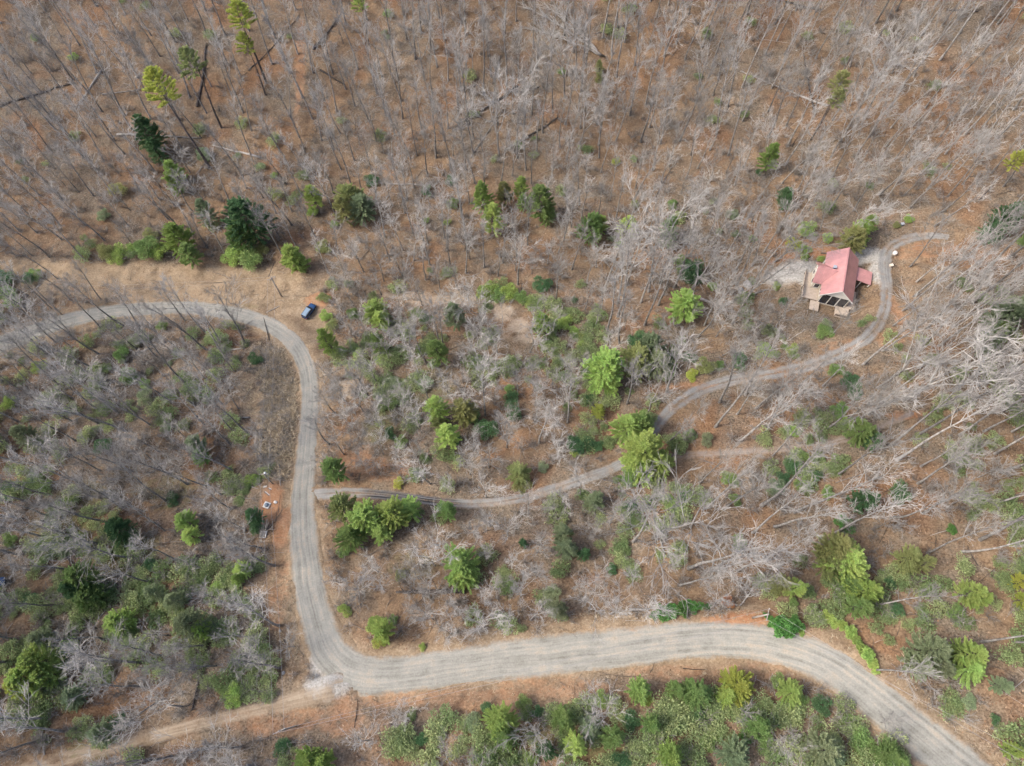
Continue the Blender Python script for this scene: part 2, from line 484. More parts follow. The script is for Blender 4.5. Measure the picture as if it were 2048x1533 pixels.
def bm_box(bm, c, size, rot=None, taper=None):
    """box centred at c; taper=(sx,sy) shrinks the top"""
    r = bmesh.ops.create_cube(bm, size=1.0)
    for v in r['verts']:
        if taper and v.co.z > 0: v.co.x *= taper[0]; v.co.y *= taper[1]
        v.co = Vector((v.co.x*size[0], v.co.y*size[1], v.co.z*size[2]))
        if rot is not None: v.co = rot @ v.co
        v.co += Vector(c)
    return r['verts']

def bm_obj(name, bm, mat, parent=None, bevel=0.0, smooth=False):
    if bevel: bmesh.ops.bevel(bm, geom=list(bm.edges), offset=bevel, segments=2, affect='EDGES', clamp_overlap=True)
    bmesh.ops.recalc_face_normals(bm, faces=bm.faces)
    me = bpy.data.meshes.new(name); bm.to_mesh(me); bm.free()
    me.materials.append(mat)
    if smooth:
        for p in me.polygons: p.use_smooth = True
    return link(name, me, parent)

def box(name, c, size, mat, parent=None, bevel=0.0, rot=None, taper=None):
    bm = bmesh.new(); bm_box(bm, c, size, rot, taper)
    return bm_obj(name, bm, mat, parent, bevel)

def prism(name, poly, z0, z1, mat, parent=None):
    """upright slab over polygon poly [(x,y)]"""
    bm = bmesh.new()
    lo = [bm.verts.new((x, y, z0)) for x, y in poly]; hi = [bm.verts.new((x, y, z1)) for x, y in poly]
    n = len(poly)
    bm.faces.new(lo[::-1]); bm.faces.new(hi)
    for i in range(n): bm.faces.new((lo[i], lo[(i+1) % n], hi[(i+1) % n], hi[i]))
    return bm_obj(name, bm, mat, parent)

def slab(name, quad, th, mat, parent=None, ribs=0):
    """sloping panel: four 3-D corners (eave a, eave b, ridge b, ridge a), thickness th, optional raised seams"""
    a, b, c, d = [Vector(q) for q in quad]
    nrm = (b-a).cross(d-a).normalized()
    if nrm.z < 0: nrm = -nrm
    bm = bmesh.new()
    def hexa(q0, q1, q2, q3, t0, t1):
        lo = [bm.verts.new(q + nrm*t0) for q in (q0, q1, q2, q3)]; hi = [bm.verts.new(q + nrm*t1) for q in (q0, q1, q2, q3)]
        bm.faces.new(lo[::-1]); bm.faces.new(hi)
        for i in range(4): bm.faces.new((lo[i], lo[(i+1) % 4], hi[(i+1) % 4], hi[i]))
    hexa(a, b, c, d, -th, 0)
    for i in range(ribs):
        t = (i+0.5)/ribs; w = 0.025/max(0.1, (b-a).length)
        hexa(a.lerp(b, t-w), a.lerp(b, t+w), d.lerp(c, t+w), d.lerp(c, t-w), 0.002, 0.055)
    return bm_obj(name, bm, mat, parent)

# ------------------------------------------------------------------ ground sheet
def axis(lo, hi, step):
    inner = np.arange(lo, hi + 0.001, step)
    out = np.array([12, 30, 60, 110, 190, 330, 600, 1100.0])
    return np.r_[lo - out[::-1], inner, hi + out]
gx = axis(-176.4, 176.4, 0.7); gy = axis(-41.0, 217.5, 0.7)
X, Y = np.meshgrid(gx, gy)
Z = np.where((abs(X) < 200) & (Y > -55) & (Y < 235), height(X, Y), base_z(X, Y) + 1.6*(vnoise(X, Y, 38, 3)-0.5))
nx, ny = len(gx), len(gy)
idx = np.arange(nx*ny).reshape(ny, nx)
quads = np.stack([idx[:-1, :-1], idx[:-1, 1:], idx[1:, 1:], idx[1:, :-1]], -1).reshape(-1, 4)
me = mesh_np('ground', np.stack([X, Y, Z], -1).reshape(-1, 3), [quads], M['ground'], True)
xf, yf = X.ravel(), Y.ravel()
dr = road_near(xf, yf)[0]
dk = _K[np.clip(((yf-GY0)/GS+.5).astype(int), 0, len(_gy)-1), np.clip(((xf-GX0)/GS+.5).astype(int), 0, len(_gx)-1)]
dr = np.where((abs(xf) < 200) & (yf > -55) & (yf < 235), dr, 99)
wob = (vnoise(xf, yf, 4.5, 21)-0.5)*0.7 + (vnoise(xf, yf, 11, 22)-0.5)*0.6

def blob(shapes):
    """(px, py, radius px, radius py, strength): soft patches on the land"""
    out = np.zeros(len(xf))
    for (a, b, rx, ry, s) in shapes:
        c = P(a, b); k = px_per_m(c)
        th = math.atan2(c.y, CAM_H - c.z)
        d = np.hypot((xf-c.x)/(rx/k), (yf-c.y)/(ry/k/math.cos(th)**1.0))
        out = np.maximum(out, s*(1 - sm(0.55, 1.15, d + wob*0.55)))
    return out
main_verge = np.where(dk == 0, 1 - sm(0.6, 4.2, dr + wob*3.2), 0)*0.8
zt = np.maximum(main_verge, blob([(60,545,150,28,0.9),(230,548,170,34,1),(400,560,160,40,1),(520,575,110,52,1),(590,600,60,45,1),(320,590,220,18,0.9),(30,600,60,20,.6),(60,660,70,18,.6),
    (565,700,40,85,0.9),(555,800,48,90,1),(560,880,40,70,1),(585,1040,20,120,.6),(640,720,18,120,.6),(630,1010,20,60,.5),(650,650,40,50,.9),
    (1240,1250,190,20,.8),(1420,1255,70,25,.6),(900,1400,200,22,.35),(1660,1270,60,40,.7),(1760,1370,60,60,.6),(1900,1460,60,60,.7),(1640,540,80,20,.4),(1480,560,60,40,.45),
    (700,750,60,90,.5),(590,1400,60,40,.5),(300,1480,180,14,.5)]))
zc = blob([(545,1000,24,44,1),(565,1060,20,60,.75),(560,1180,22,120,.35),(760,1400,130,22,.42),(900,1395,200,26,.44),(1130,1375,170,26,.42),(1330,1345,120,18,.36),(1500,1340,100,20,.34),
    (1480,1238,90,14,.95),(1350,1262,120,9,.75),(560,1440,120,35,.42),(690,1440,60,40,.5),(700,930,50,60,.6),(770,940,60,40,.5),(1790,675,46,22,.42),(1620,505,70,10,.8),(1850,500,60,20,.4),
    (1310,890,24,24,.6),(1690,690,60,12,.4),(1400,770,90,10,.5),(1830,830,70,12,.8),(600,130,12,120,.5),(1790,620,14,60,.5),(1300,640,60,40,.3),(640,600,30,20,.8)])
zm = blob([(250,1110,90,50,.6),(130,1060,80,60,.6),(330,980,80,40,.4),(770,850,60,50,.45),(850,780,80,60,.4),(180,1000,80,40,.5),(480,615,50,8,.7),(180,1500,60,20,.6),(560,690,20,40,.35),(1150,1480,180,40,.5),(1430,560,30,20,.3),(830,1130,60,50,.3)])
zs = blob([(1008,628,28,24,.9),(1036,652,24,20,.9),(955,606,56,12,.8),(985,612,30,14,.9),(880,601,80,12,.8),(800,592,60,10,.7),(1110,640,22,9,.4),(1045,678,30,11,.7),(1008,668,16,14,.5),(700,770,14,30,.7)])
zg = blob([(1590,546,58,28,1),(1625,560,40,28,1),(1740,512,40,20,1),(1760,550,24,40,.8),(665,1365,60,34,.9),(640,1330,26,40,.8),(1450,1262,90,10,.5)])
ZONES = (('zone_tan', zt), ('zone_clay', zc), ('zone_moss', zm), ('zone_sand', zs), ('zone_gravel', zg))
for nm, arr in ZONES:
    at_ = me.attributes.new(nm, 'FLOAT', 'POINT'); at_.data.foreach_set('value', arr.astype(np.float32))
ground = tag(link('ground', me), 'leaf covered hillside ground with dry grass and red clay', kind='structure')

# ------------------------------------------------------------------ roads
def road(name, mat, label, zlift):
    r = ROADS[name]; n = len(r)
    d = np.gradient(r[:, :2], axis=0); d /= np.linalg.norm(d, axis=1, keepdims=True)
    nr = np.stack([-d[:, 1], d[:, 0]], -1)
    s = np.r_[0, np.cumsum(np.linalg.norm(np.diff(r[:, :2], axis=0), axis=1))]
    us = np.array([-1.5, -1.25, -1.02, -0.66, -0.34, 0, 0.34, 0.66, 1.02, 1.25, 1.5])
    dz = np.array([-0.62, -0.14, -0.02, 0.02, -0.02, 0.05, -0.02, 0.02, -0.02, -0.14, -0.62]) + zlift
    L = r[:, None, :2] + nr[:, None, :]*(us[None, :, None]*r[:, None, 2:3]/2)
    zz = r[:, 3:4] + dz[None, :]
    ends = np.minimum(np.arange(n), np.arange(n)[::-1])
    zz = zz - 0.9*np.clip(1-ends/4.0, 0, 1)[:, None]
    zz = zz + 0.05*(vnoise(L[..., 0], L[..., 1], 1.3, 9)-0.5) + 0.05*(vnoise(L[..., 0], L[..., 1], 4.0, 10)-0.5)
    V = np.concatenate([L, zz[..., None]], -1)
    k = len(us)
    ii = np.arange(n*k).reshape(n, k)
    q = np.stack([ii[:-1, :-1], ii[1:, :-1], ii[1:, 1:], ii[:-1, 1:]], -1).reshape(-1, 4)
    me = mesh_np(name, V.reshape(-1, 3), [q[:, ::-1]], mat, True)
    a = me.attributes.new('across', 'FLOAT', 'POINT'); a.data.foreach_set('value', np.tile(us, n).astype(np.float32))
    a = me.attributes.new('along', 'FLOAT', 'POINT'); a.data.foreach_set('value', np.repeat(s, k).astype(np.float32))
    tar = np.zeros(n*k)
    if name == 'paved_drive':
        for (px, py, rr) in ((770, 990, 5.5), (815, 996, 5.0), (862, 1003, 4.5), (890, 1006, 3.5)):
            c = P(px, py)
            tar = np.maximum(tar, 1 - sm(0.5, 1.2, np.hypot(V[..., 0].ravel()-c.x, V[..., 1].ravel()-c.y)/rr))
    a = me.attributes.new('tar', 'FLOAT', 'POINT'); a.data.foreach_set('value', tar.astype(np.float32))
    ix = np.clip(np.searchsorted(gx, V[..., 0].ravel()), 0, nx-1); iy = np.clip(np.searchsorted(gy, V[..., 1].ravel()), 0, ny-1)
    for nm, arr in ZONES:
        a = me.attributes.new(nm, 'FLOAT', 'POINT'); a.data.foreach_set('value', arr.reshape(ny, nx)[iy, ix].astype(np.float32))
    return tag(link(name, me), label, kind='structure')
road('gravel_road', M['gravel'], 'pale grey gravel road bending round the wooded lot', 0.0)
road('dirt_track', M['dirt'], 'tan dirt track leaving the road junction', -0.02)
road('paved_drive', M['paved'], 'narrow grey drive climbing to the red-roofed house', -0.01)
road('leaf_covered_track', M['leafy'], 'faint leaf covered track below the drive', -0.03)

# ------------------------------------------------------------------ the house with the red metal roof
zh = float(height(np.array([HOUSE[0]]), np.array([HOUSE[1]]), False)[0])
hx, hy = at_z(1692.0, 538.5, zh + 8.0)
house = thing('house', (float(hx), float(hy), zh), R(-17), 'cream house with red metal gable roof and tan decks beside the drive', 'house')
bm = bmesh.new()
bm_box(bm, (0, 0, 2.2), (6.4, 11.0, 4.8)); bm_box(bm, (-4.2, -0.2, 2.1), (2.2, 4.7, 4.6))
bm_obj('wall', bm, M['siding'], house)
def gable(name, pts, th):
    bm = bmesh.new()
    a = [bm.verts.new(Vector(p)) for p in pts]
    nrm = (a[1].co-a[0].co).cross(a[2].co-a[0].co).normalized()*th
    b = [bm.verts.new(v.co + nrm) for v in a]
    bm.faces.new(a); bm.faces.new(b[::-1])
    for i in range(3): bm.faces.new((a[i], a[(i+1) % 3], b[(i+1) % 3], b[i]))
    return bm_obj(name, bm, M['trim'], house)
gable('gable', [(-3.2, -5.5, 4.62), (3.2, -5.5, 4.62), (0, -5.5, 7.7)], 0.14)
gable('gable', [(3.2, 5.5, 4.62), (-3.2, 5.5, 4.62), (0, 5.5, 7.7)], 0.14)
gable('gable', [(-5.3, 2.1, 4.42), (-5.3, -2.5, 4.42), (-5.3, -0.2, 6.6)], 0.14)
rw = slab('roof', [(-3.75, -6.1, 4.45), (-3.75, 6.0, 4.45), (0, 6.0, 8.0), (0, -6.1, 8.0)], 0.14, M['roof'], house, 26)
slab('roof', [(3.75, -6.1, 4.45), (3.75, 6.0, 4.45), (0.0, 6.0, 8.0), (0.0, -6.1, 8.0)], 0.14, M['roof'], house, 26)
slab('wing_roof', [(-5.8, -3.1, 4.22), (-2.2, -3.1, 4.22), (-1.15, -0.2, 6.95), (-5.8, -0.2, 6.95)], 0.13, M['roof'], house, 9)
slab('wing_roof', [(-5.8, 2.7, 4.22), (-2.2, 2.7, 4.22), (-1.15, -0.2, 6.95), (-5.8, -0.2, 6.95)], 0.13, M['roof'], house, 9)
box('ridge_cap', (0, -0.05, 8.03), (0.34, 12.15, 0.07), M['roof'], rw, 0.02)
box('ridge_cap', (-3.5, -0.2, 6.98), (4.6, 0.30, 0.06), M['roof'], rw, 0.02)
for sx in (-1, 1):                                     # white barge boards at the south end
    ang = math.atan2(3.55, 3.75)
    box('barge_board', (sx*1.88, -6.14, 6.08), (5.25, 0.05, 0.30), M['trim'], house, 0.0, Matrix.Rotation(sx*ang, 3, 'Y'))
slab('porch_roof', [(7.7, 1.0, 3.0), (7.7, 4.6, 3.0), (3.25, 4.6, 3.75), (3.25, 1.0, 3.75)], 0.12, M['roof'], house, 8)
for (x, y) in ((7.5, 1.2), (7.5, 4.4), (5.4, 1.2)):
    box('porch_post', (x, y, 1.42), (0.16, 0.16, 3.0), M['trim'], house, 0.01)
box('foundation', (0, 0, -0.35), (6.6, 11.2, 0.5), M['stone'], house)
def window(c, sx, sy, sz, axis_):
    w = box('window', c, (0.07 if axis_ == 'x' else sx, 0.07 if axis_ == 'y' else sy, sz), M['glass'], house)
    t = 0.09
    fb = bmesh.new()
    for k in (-1, 1):
        if axis_ == 'x':
            bm_box(fb, (c[0], c[1]+k*(sy/2+t/2), c[2]), (0.11, t, sz+2*t)); bm_box(fb, (c[0], c[1], c[2]+k*(sz/2+t/2)), (0.105, sy, t))
        else:
            bm_box(fb, (c[0]+k*(sx/2+t/2), c[1], c[2]), (t, 0.11, sz+2*t)); bm_box(fb, (c[0], c[1], c[2]+k*(sz/2+t/2)), (sx, 0.105, t))
    bm_obj('window_frame', fb, M['trim'], w)
for x in (-2.0, 0.0, 2.0): window((x, -5.53, 2.55), 1.75, 0, 3.7, 'y')
for y in (-4.4, -3.4): window((-3.23, y, 2.9), 0, 0.7, 1.3, 'x')
window((-3.23, 4.0, 2.9), 0, 1.2, 1.3, 'x')
for y in (-1.4, 1.0): window((-5.33, y, 2.6), 0, 1.0, 1.4, 'x')
window((-4.3, -2.58, 2.6), 1.0, 0, 1.4, 'y')
for y in (-3.5, -0.8): window((3.23, y, 2.4), 0, 1.6, 1.5, 'x')
d = box('door', (3.23, 2.4, 1.25), (0.08, 1.0, 2.1), M['timber'], house); box('door_handle', (3.30, 2.05, 1.2), (0.06, 0.05, 0.14), M['metal'], d)
def deck(x0, x1, y0, y1, z, rail):
    p = box('deck', ((x0+x1)/2, (y0+y1)/2, z-0.10), (x1-x0, y1-y0, 0.2), M['deck'], house)
    fb = bmesh.new(); n = max(2, int((x1-x0)/0.45))
    for i in range(n):
        bm_box(fb, (x0 + (i+0.5)*(x1-x0)/n, (y0+y1)/2, z+0.017), ((x1-x0)/n - 0.03, y1-y0-0.02, 0.03))
    tag(bm_obj('deck_board', fb, M['deck'], p), kind='stuff')
    for (x, y) in ((x0+.1, y0+.1), (x1-.1, y0+.1), (x0+.1, y1-.1), (x1-.1, y1-.1)):
        box('deck_post', (x, y, (z-0.2)/2-0.7), (0.15, 0.15, z+1.1), M['timber'], house)
    rb = bmesh.new()
    for (a, b) in rail:
        a = Vector((*a, z)); b = Vector((*b, z)); v = b-a; L = v.length
        rot = Matrix.Rotation(math.atan2(v.y, v.x), 3, 'Z')
        bm_box(rb, a.lerp(b, .5)+Vector((0, 0, 1.0)), (L, 0.09, 0.06), rot); bm_box(rb, a.lerp(b, .5)+Vector((0, 0, 0.55)), (L, 0.03, 0.5), rot)
        for i in range(int(L/1.5)+1): bm_box(rb, a + v*(i/max(1, int(L/1.5)))+Vector((0, 0, 0.5)), (0.1, 0.1, 1.0), rot)
    if rail: bm_obj('railing', rb, M['timber'], house)
deck(-6.9, -3.25, -5.6, -2.62, 1.25, [((-6.85, -5.55), (-6.85, -2.7))])
deck(-6.95, -5.35, -2.6, 1.6, 1.15, [((-6.9, -2.55), (-6.9, 1.55))])
deck(-4.6, -2.5, -8.2, -5.65, 0.95, [])
deck(1.2, 4.3, -8.4, -5.62, 1.05, [((1.25, -8.35), (4.25, -8.35))])
deck(3.25, 5.4, -5.6, -0.6, 1.15, [((5.35, -5.5), (5.35, -0.7))])
v = box('roof_vent', (-2.15, 0.55, 6.55), (0.55, 0.55, 1.1), M['bluegrey'], house, 0.03)
box('vent_cap', (-2.15, 0.55, 7.14), (0.75, 0.75, 0.09), M['metal'], v, 0.02)

# retaining wall of squared timbers behind the house
w0, w1 = P(1556, 519), P(1652, 508)
rwall = thing('retaining_wall', w0, 0, 'low dark timber retaining wall along the gravel yard', 'wall')
n = 8
for i in range(n):
    a = w0.lerp(w1, i/n); b = w0.lerp(w1, (i+1)/n); v = (b-a)
    rot = Matrix.Rotation(math.atan2(v.y, v.x), 3, 'Z')
    for j in range(3):
        o = box('timber', (0, 0, 0), (v.length-0.04, 0.26, 0.27), M['timber'], rwall, 0.02, rot)
        o.location = (a+b)/2 - w0 + Vector((random.uniform(-.02, .02), random.uniform(-.03, .03), -0.1 + j*0.28))

# ------------------------------------------------------------------ cars
def make_car(loc, rz, label):
    t = thing('parked_car', loc, rz, label, 'car')
    # lower body lofted along the length: (y, half width, sill z, belt z)
    S = [(-2.25, 0.80, 0.52, 0.92), (-2.18, 0.88, 0.42, 1.05), (-1.4, 0.93, 0.34, 1.10), (0.0, 0.93, 0.32, 1.08), (0.9, 0.92, 0.34, 1.06), (1.5, 0.90, 0.36, 1.02), (2.05, 0.86, 0.42, 0.96), (2.25, 0.78, 0.52, 0.82)]
    bm = bmesh.new(); rings = []
    for (y, w, z0, z1) in S:
        rings.append([bm.verts.new(p) for p in ((-w, y, z0), (-w*1.0, y, (z0+z1)/2), (-w*0.97, y, z1-0.06), (-w*0.86, y, z1), (w*0.86, y, z1), (w*0.97, y, z1-0.06), (w, y, (z0+z1)/2), (w, y, z0))])
    for a, b in zip(rings[:-1], rings[1:]):
        for i in range(8): bm.faces.new((a[i], a[(i+1) % 8], b[(i+1) % 8], b[i]))
    bm.faces.new(rings[0]); bm.faces.new(rings[-1][::-1])
    body = bm_obj('body', bm, M['carblue'], t, 0, True)
    G = [(-2.15, 0.80, -1.95, 0.70), (0.85, 0.84, 0.25, 0.72)]      # cabin: bottom y, half width, top y, half width
    bm = bmesh.new()
    lo = [bm.verts.new(p) for p in ((-0.82, -2.16, 1.06), (0.82, -2.16, 1.06), (0.84, 0.92, 1.05), (-0.84, 0.92, 1.05))]
    hi = [bm.verts.new(p) for p in ((-0.69, -2.0, 1.66), (0.69, -2.0, 1.66), (0.70, 0.28, 1.68), (-0.70, 0.28, 1.68))]
    bm.faces.new(lo[::-1]); bm.faces.new(hi)
    for i in range(4): bm.faces.new((lo[i], lo[(i+1) % 4], hi[(i+1) % 4], hi[i]))
    bm_obj('window', bm, M['glass'], t)
    box('roof', (0, -0.87, 1.715), (1.46, 2.36, 0.09), M['carsheen'], t, 0.035)
    for sx in (-1, 1): box('roof_rail', (sx*0.62, -0.9, 1.80), (0.05, 1.9, 0.05), M['tyre'], t)
    for sx in (-1, 1):
        for (ya, yb) in ((-2.12, -1.98), (-0.75, -0.75), (0.88, 0.30)):
            a = Vector((sx*0.845, ya, 1.05)); b = Vector((sx*0.715, yb, 1.68)); m_ = (a+b)/2
            box('pillar', m_, (0.07, 0.11, (b-a).length), M['carblue'], t, 0, (b-a).to_track_quat('Z', 'Y').to_matrix())
    for sx in (-1, 1):
        for y in (-1.38, 1.40):
            tb = Tubes(); tb.add([(sx*0.74, y, 0.36), (sx*0.78, y, 0.36), (sx*0.92, y, 0.36), (sx*0.95, y, 0.36)], [0.30, 0.36, 0.36, 0.31], 16, True)
            w = link('wheel', tb.mesh('wheel', M['tyre']), t)
            tb = Tubes(); tb.add([(sx*0.93, y, 0.36), (sx*0.965, y, 0.36)], [0.22, 0.19], 12, True)
            link('rim', tb.mesh('rim', M['metal']), w)
        box('headlight', (sx*0.62, 2.22, 0.76), (0.26, 0.08, 0.16), M['lamp'], t, 0.02)
        box('tail_light', (sx*0.74, -2.24, 0.88), (0.16, 0.06, 0.26), M['lamp_red'], t, 0.02)
        box('mirror', (sx*1.0, 0.72, 1.12), (0.18, 0.12, 0.14), M['carblue'], t, 0.03)
    box('bumper', (0, 2.27, 0.52), (1.5, 0.10, 0.2), M['tyre'], t, 0.03)
    box('bumper', (0, -2.28, 0.52), (1.5, 0.10, 0.2), M['tyre'], t, 0.03)
    box('windscreen_wiper_cowl', (0, 0.98, 1.075), (1.4, 0.12, 0.03), M['tyre'], t)
    return t
make_car(P(619, 625), R(-28), 'dark blue SUV, sky sheen painted on roof, parked on the dirt pull-off above the bend')
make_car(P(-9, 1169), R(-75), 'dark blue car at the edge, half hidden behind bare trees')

# ------------------------------------------------------------------ poles and wires
def fit_height(b, tx, ty, lo=5.0, hi=38.0):
    best = None
    for h in np.arange(lo, hi, 0.25):
        x, y = at_z(float(tx), float(ty), b.z + h)
        d = math.hypot(x-b.x, y-b.y)
        if best is None or d < best[0]: best = (d, h, x-b.x, y-b.y)
    return best

def pole(base, top, arm_rz, label, transformer=False):
    b = P(*base); d, h, ox, oy = fit_height(b, *top, 8.0, 12.5)
    t = thing('utility_pole', b, 0, label, 'utility pole', 'utility poles along the road')
    tb = Tubes(); pts = np.array([(0, 0, -0.3), (ox*.33, oy*.33, h/3), (ox*.66, oy*.66, h*2/3), (ox, oy, h)])
    tb.add(pts, [0.19, 0.175, 0.155, 0.13], 9, True)
    link('shaft', tb.mesh('shaft', M['pole']), t)
    rot = Matrix.Rotation(arm_rz, 3, 'Z'); c = Vector((ox, oy, h-0.35))
    arm = box('crossarm', c + Vector((0, 0.0, 0)), (2.2, 0.13, 0.14), M['pole'], t, 0.01, rot)
    ends = []
    for s in (-0.95, 0.95):
        q = c + rot @ Vector((s, 0, 0)); tb = Tubes()
        tb.add([q+Vector((0, 0, .06)), q+Vector((0, 0, .16)), q+Vector((0, 0, .28))], [0.05, 0.075, 0.04], 8, True)
        link('insulator', tb.mesh('insulator', M['trim']), arm); ends.append(b + q + Vector((0, 0, .29)))
    if transformer:
        q = Vector((ox*.9, oy*.9, h-1.5)) + rot @ Vector((0.1, 0.38, 0)); tb = Tubes()
        tb.add([q, q+Vector((0, 0, .12)), q+Vector((0, 0, .9)), q+Vector((0, 0, 1.0))], [0.2, 0.26, 0.26, 0.16], 12, True)
        link('transformer', tb.mesh('transformer', M['metal']), t)
    return ends
pA = pole((564, 594), (542, 556), R(30), 'grey utility pole with crossarm in the tan clearing above the bend')
pB = pole((124, 630), (68, 577), R(45), 'utility pole near the upper end of the curving road, wires meeting', False)
pC = pole((545, 968), (527, 948), R(0), 'utility pole with grey transformer beside the orange clay patch', True)
pD = pole((592, 1453), (557, 1463), R(25), 'utility pole beside the dirt track below the road junction')
pE = pole((1505, 1236), (1537, 1229), R(70), 'utility pole above dense green bushes at the lower road bend', False)
def lifted(px, py, h): v = P(px, py, h); return v + Vector((0, 0, h))
pB2 = [lifted(-62, 688, 9.5), lifted(-48, 700, 9.5)]
pE2 = [lifted(2085, 1522, 9.5), lifted(2065, 1535, 9.5)]
def wires(a, b, labels):
    for i in range(2):
        q, r = a[i], b[i]; t = np.linspace(0, 1, 17)[:, None]
        L = (r-q).length
        pts = np.array(q)[None]*(1-t) + np.array(r)[None]*t; pts[:, 2] -= (0.022*L)*4*(t*(1-t))[:, 0]
        tb = Tubes(); tb.add(pts, np.full(17, 0.022), 4)
        tag(link('power_line', tb.mesh('power_line', M['wire'])), labels[i], 'wire', 'overhead power lines')
wires(pA, pB, ['upper thin wire strung across the tan clearing between two poles', 'lower thin wire strung across the tan clearing between two poles'])
wires(pB, pB2, ['thin wire leaving the picture over shrubs, the upper one', 'thin wire leaving the picture over shrubs, the lower one'])
wires(pA, pC, ['wire over the dry grass bank inside the bend, outer strand', 'wire over the dry grass bank inside the bend, strand nearer the road'])
wires(pC, pD, ['wire from clay patch down to the junction, outer strand', 'wire from clay patch down to the junction, strand nearer the road'])
wires(pD, pE, ['long wire over the lower road bank, strand nearer the road', 'long wire over the lower road bank, strand nearer the woods'])
wires(pE, pE2, ['wire over the lower right road bend, upper strand', 'wire over the lower right road bend, lower strand'])

# ------------------------------------------------------------------ small things
b = P(534, 1011)
t = thing('utility_pad', b, R(-20), 'square white concrete pad with blue-grey dome on orange clay', 'utility pad')
box('pad', (0, 0, 0.1), (1.35, 1.35, 0.36), M['concrete'], t, 0.03)
tb = Tubes(); tb.add([(0, 0, .28), (0, 0, .5), (0, 0, .72), (0, 0, .82)], [0.48, 0.46, 0.32, 0.08], 14, True)
link('dome', tb.mesh('dome', M['bluegrey']), t)
b = P(527, 1070)
t = thing('concrete_vault', b, R(-4), 'open square concrete vault on red soil beside the road', 'vault')
bm = bmesh.new()
for (c, s) in (((-.6, 0, .2), (.16, 1.36, .5)), ((.6, 0, .2), (.16, 1.36, .5)), ((0, .6, .2), (1.04, .16, .5)), ((0, -.6, .2), (1.04, .16, .5))): bm_box(bm, c, s)
bm_obj('rim', bm, M['concrete'], t); box('floor_slab', (0, 0, 0.02), (1.04, 1.04, 0.12), M['stone'], t)
def rock(name, px, py, r, mat, label, cat, flat=0.7):
    c = P(px, py); bm = bmesh.new(); bmesh.ops.create_icosphere(bm, subdivisions=3, radius=1.0)
    rs = random.random()*50
    for v in bm.verts:
        q = v.co.copy(); k = 1 + 0.35*(float(vnoise(q.x*2+rs, q.y*2+q.z*1.7, 1.0, 4))-0.5) + 0.2*(float(vnoise(q.z*4+rs, q.y*4-q.x*3, 1.0, 6))-0.5)
        v.co = Vector((q.x*r*k*1.2, q.y*r*k*.9, q.z*r*k*flat))
    o = bm_obj(name, bm, mat); o.location = c + Vector((0, 0, r*flat*0.45)); o.rotation_euler = (0, 0, random.random()*6)
    return tag(o, label, cat)
rock('boulder', 1495, 571, 1.1, M['stone'], 'grey boulder in the clearing beside the gravel yard', 'boulder')
rock('boulder', 1481, 583, 0.8, M['stone'], 'smaller grey boulder beside the fallen dead tree', 'boulder')
rock('sack', 551, 1005, 0.35, M['concrete'], 'white sack lying on orange clay beside the utility pad', 'sack')
rock('boulder', 1281, 10, 0.01+0.6, M['stone'], 'pale boulder on the hillside near the top picture edge', 'boulder')
for (a_, b_, rr, lab) in ((1620, 1243, .25, 'small pale stone above the dense green bushes, upper one'), (1567, 1233, .28, 'small pale stone near the lower utility pole'), (560, 1262, .35, 'pale stone on the brown bank left of the road'), (567, 1347, .45, 'pale stone beside the road junction')):
    rock('stone', a_, b_, rr*.75, M['stone'], lab, 'stone', .5)
def plank(px, py, L, rz, mat, label):
    c = P(px, py); t = thing('plank', c, rz, label, 'plank')
    box('board', (0, 0, 0.12), (L, 0.22, 0.08), mat, t, 0.01); box('board', (0.1, 0.2, 0.10), (L*.9, 0.14, 0.06), M['concrete'], t, 0.01)
plank(533, 988, 1.5, R(-38), M['timber'], 'dark plank lying on the orange clay above the pad')
plank(530, 975, 0.8, R(10), M['log_pale'], 'short pale plank on clay below the transformer pole')
plank(539, 979, 0.8, R(-30), M['timber'], 'short dark plank on clay, nearest the road')
b = P(1788, 509)
t = thing('water_tank', b, 0, 'small white round tank on brown soil beside the drive', 'tank')
tb = Tubes(); tb.add([(0, 0, -.1), (0, 0, .8), (0, 0, .95)], [0.5, 0.5, 0.4], 16, True); link('tank_body', tb.mesh('tank_body', M['trim']), t)
tb = Tubes(); tb.add([(0, 0, .94), (0, 0, 1.04)], [0.15, 0.13], 10, True); link('lid', tb.mesh('lid', M['concrete']), t)
b = P(1781, 533)
t = thing('crate', b, R(20), 'small tan crate on brown soil inside the drive bend', 'crate')
box('crate_body', (0, 0, .3), (.8, .6, .6), M['deck'], t, 0.02); box('lid', (0, 0, .63), (.86, .66, .05), M['siding'], t, 0.01)
b = P(1802, 452)
t = thing('utility_cabinet', b, R(10), 'small dark grey cabinet among shrubs above the drive', 'cabinet')
box('cabinet_body', (0, 0, .45), (.7, .55, .95), M['bluegrey'], t, 0.03); box('cabinet_top', (0, 0, .95), (.78, .62, .07), M['metal'], t, 0.01)
for (a_, b_, rz, lab) in ((1621, 553, .3, 'grey garden chair nearest the gravel yard'), (1625, 548, .9, 'grey garden chair farther up the gravel yard by the house')):
    c = P(a_, b_); t = thing('garden_chair', c, rz, lab, 'chair', 'chairs on the gravel yard')
    box('seat', (0, 0, .42), (.55, .55, .06), M['bluegrey'], t, .01); box('backrest', (0, .27, .75), (.55, .06, .6), M['bluegrey'], t, .01)
    for sx in (-.24, .24):
        for sy in (-.24, .24): box('leg', (sx, sy, .18), (.05, .05, .44), M['bluegrey'], t)

# ------------------------------------------------------------------ tree shapes
def unit(v): return v / (np.linalg.norm(v) + 1e-9)

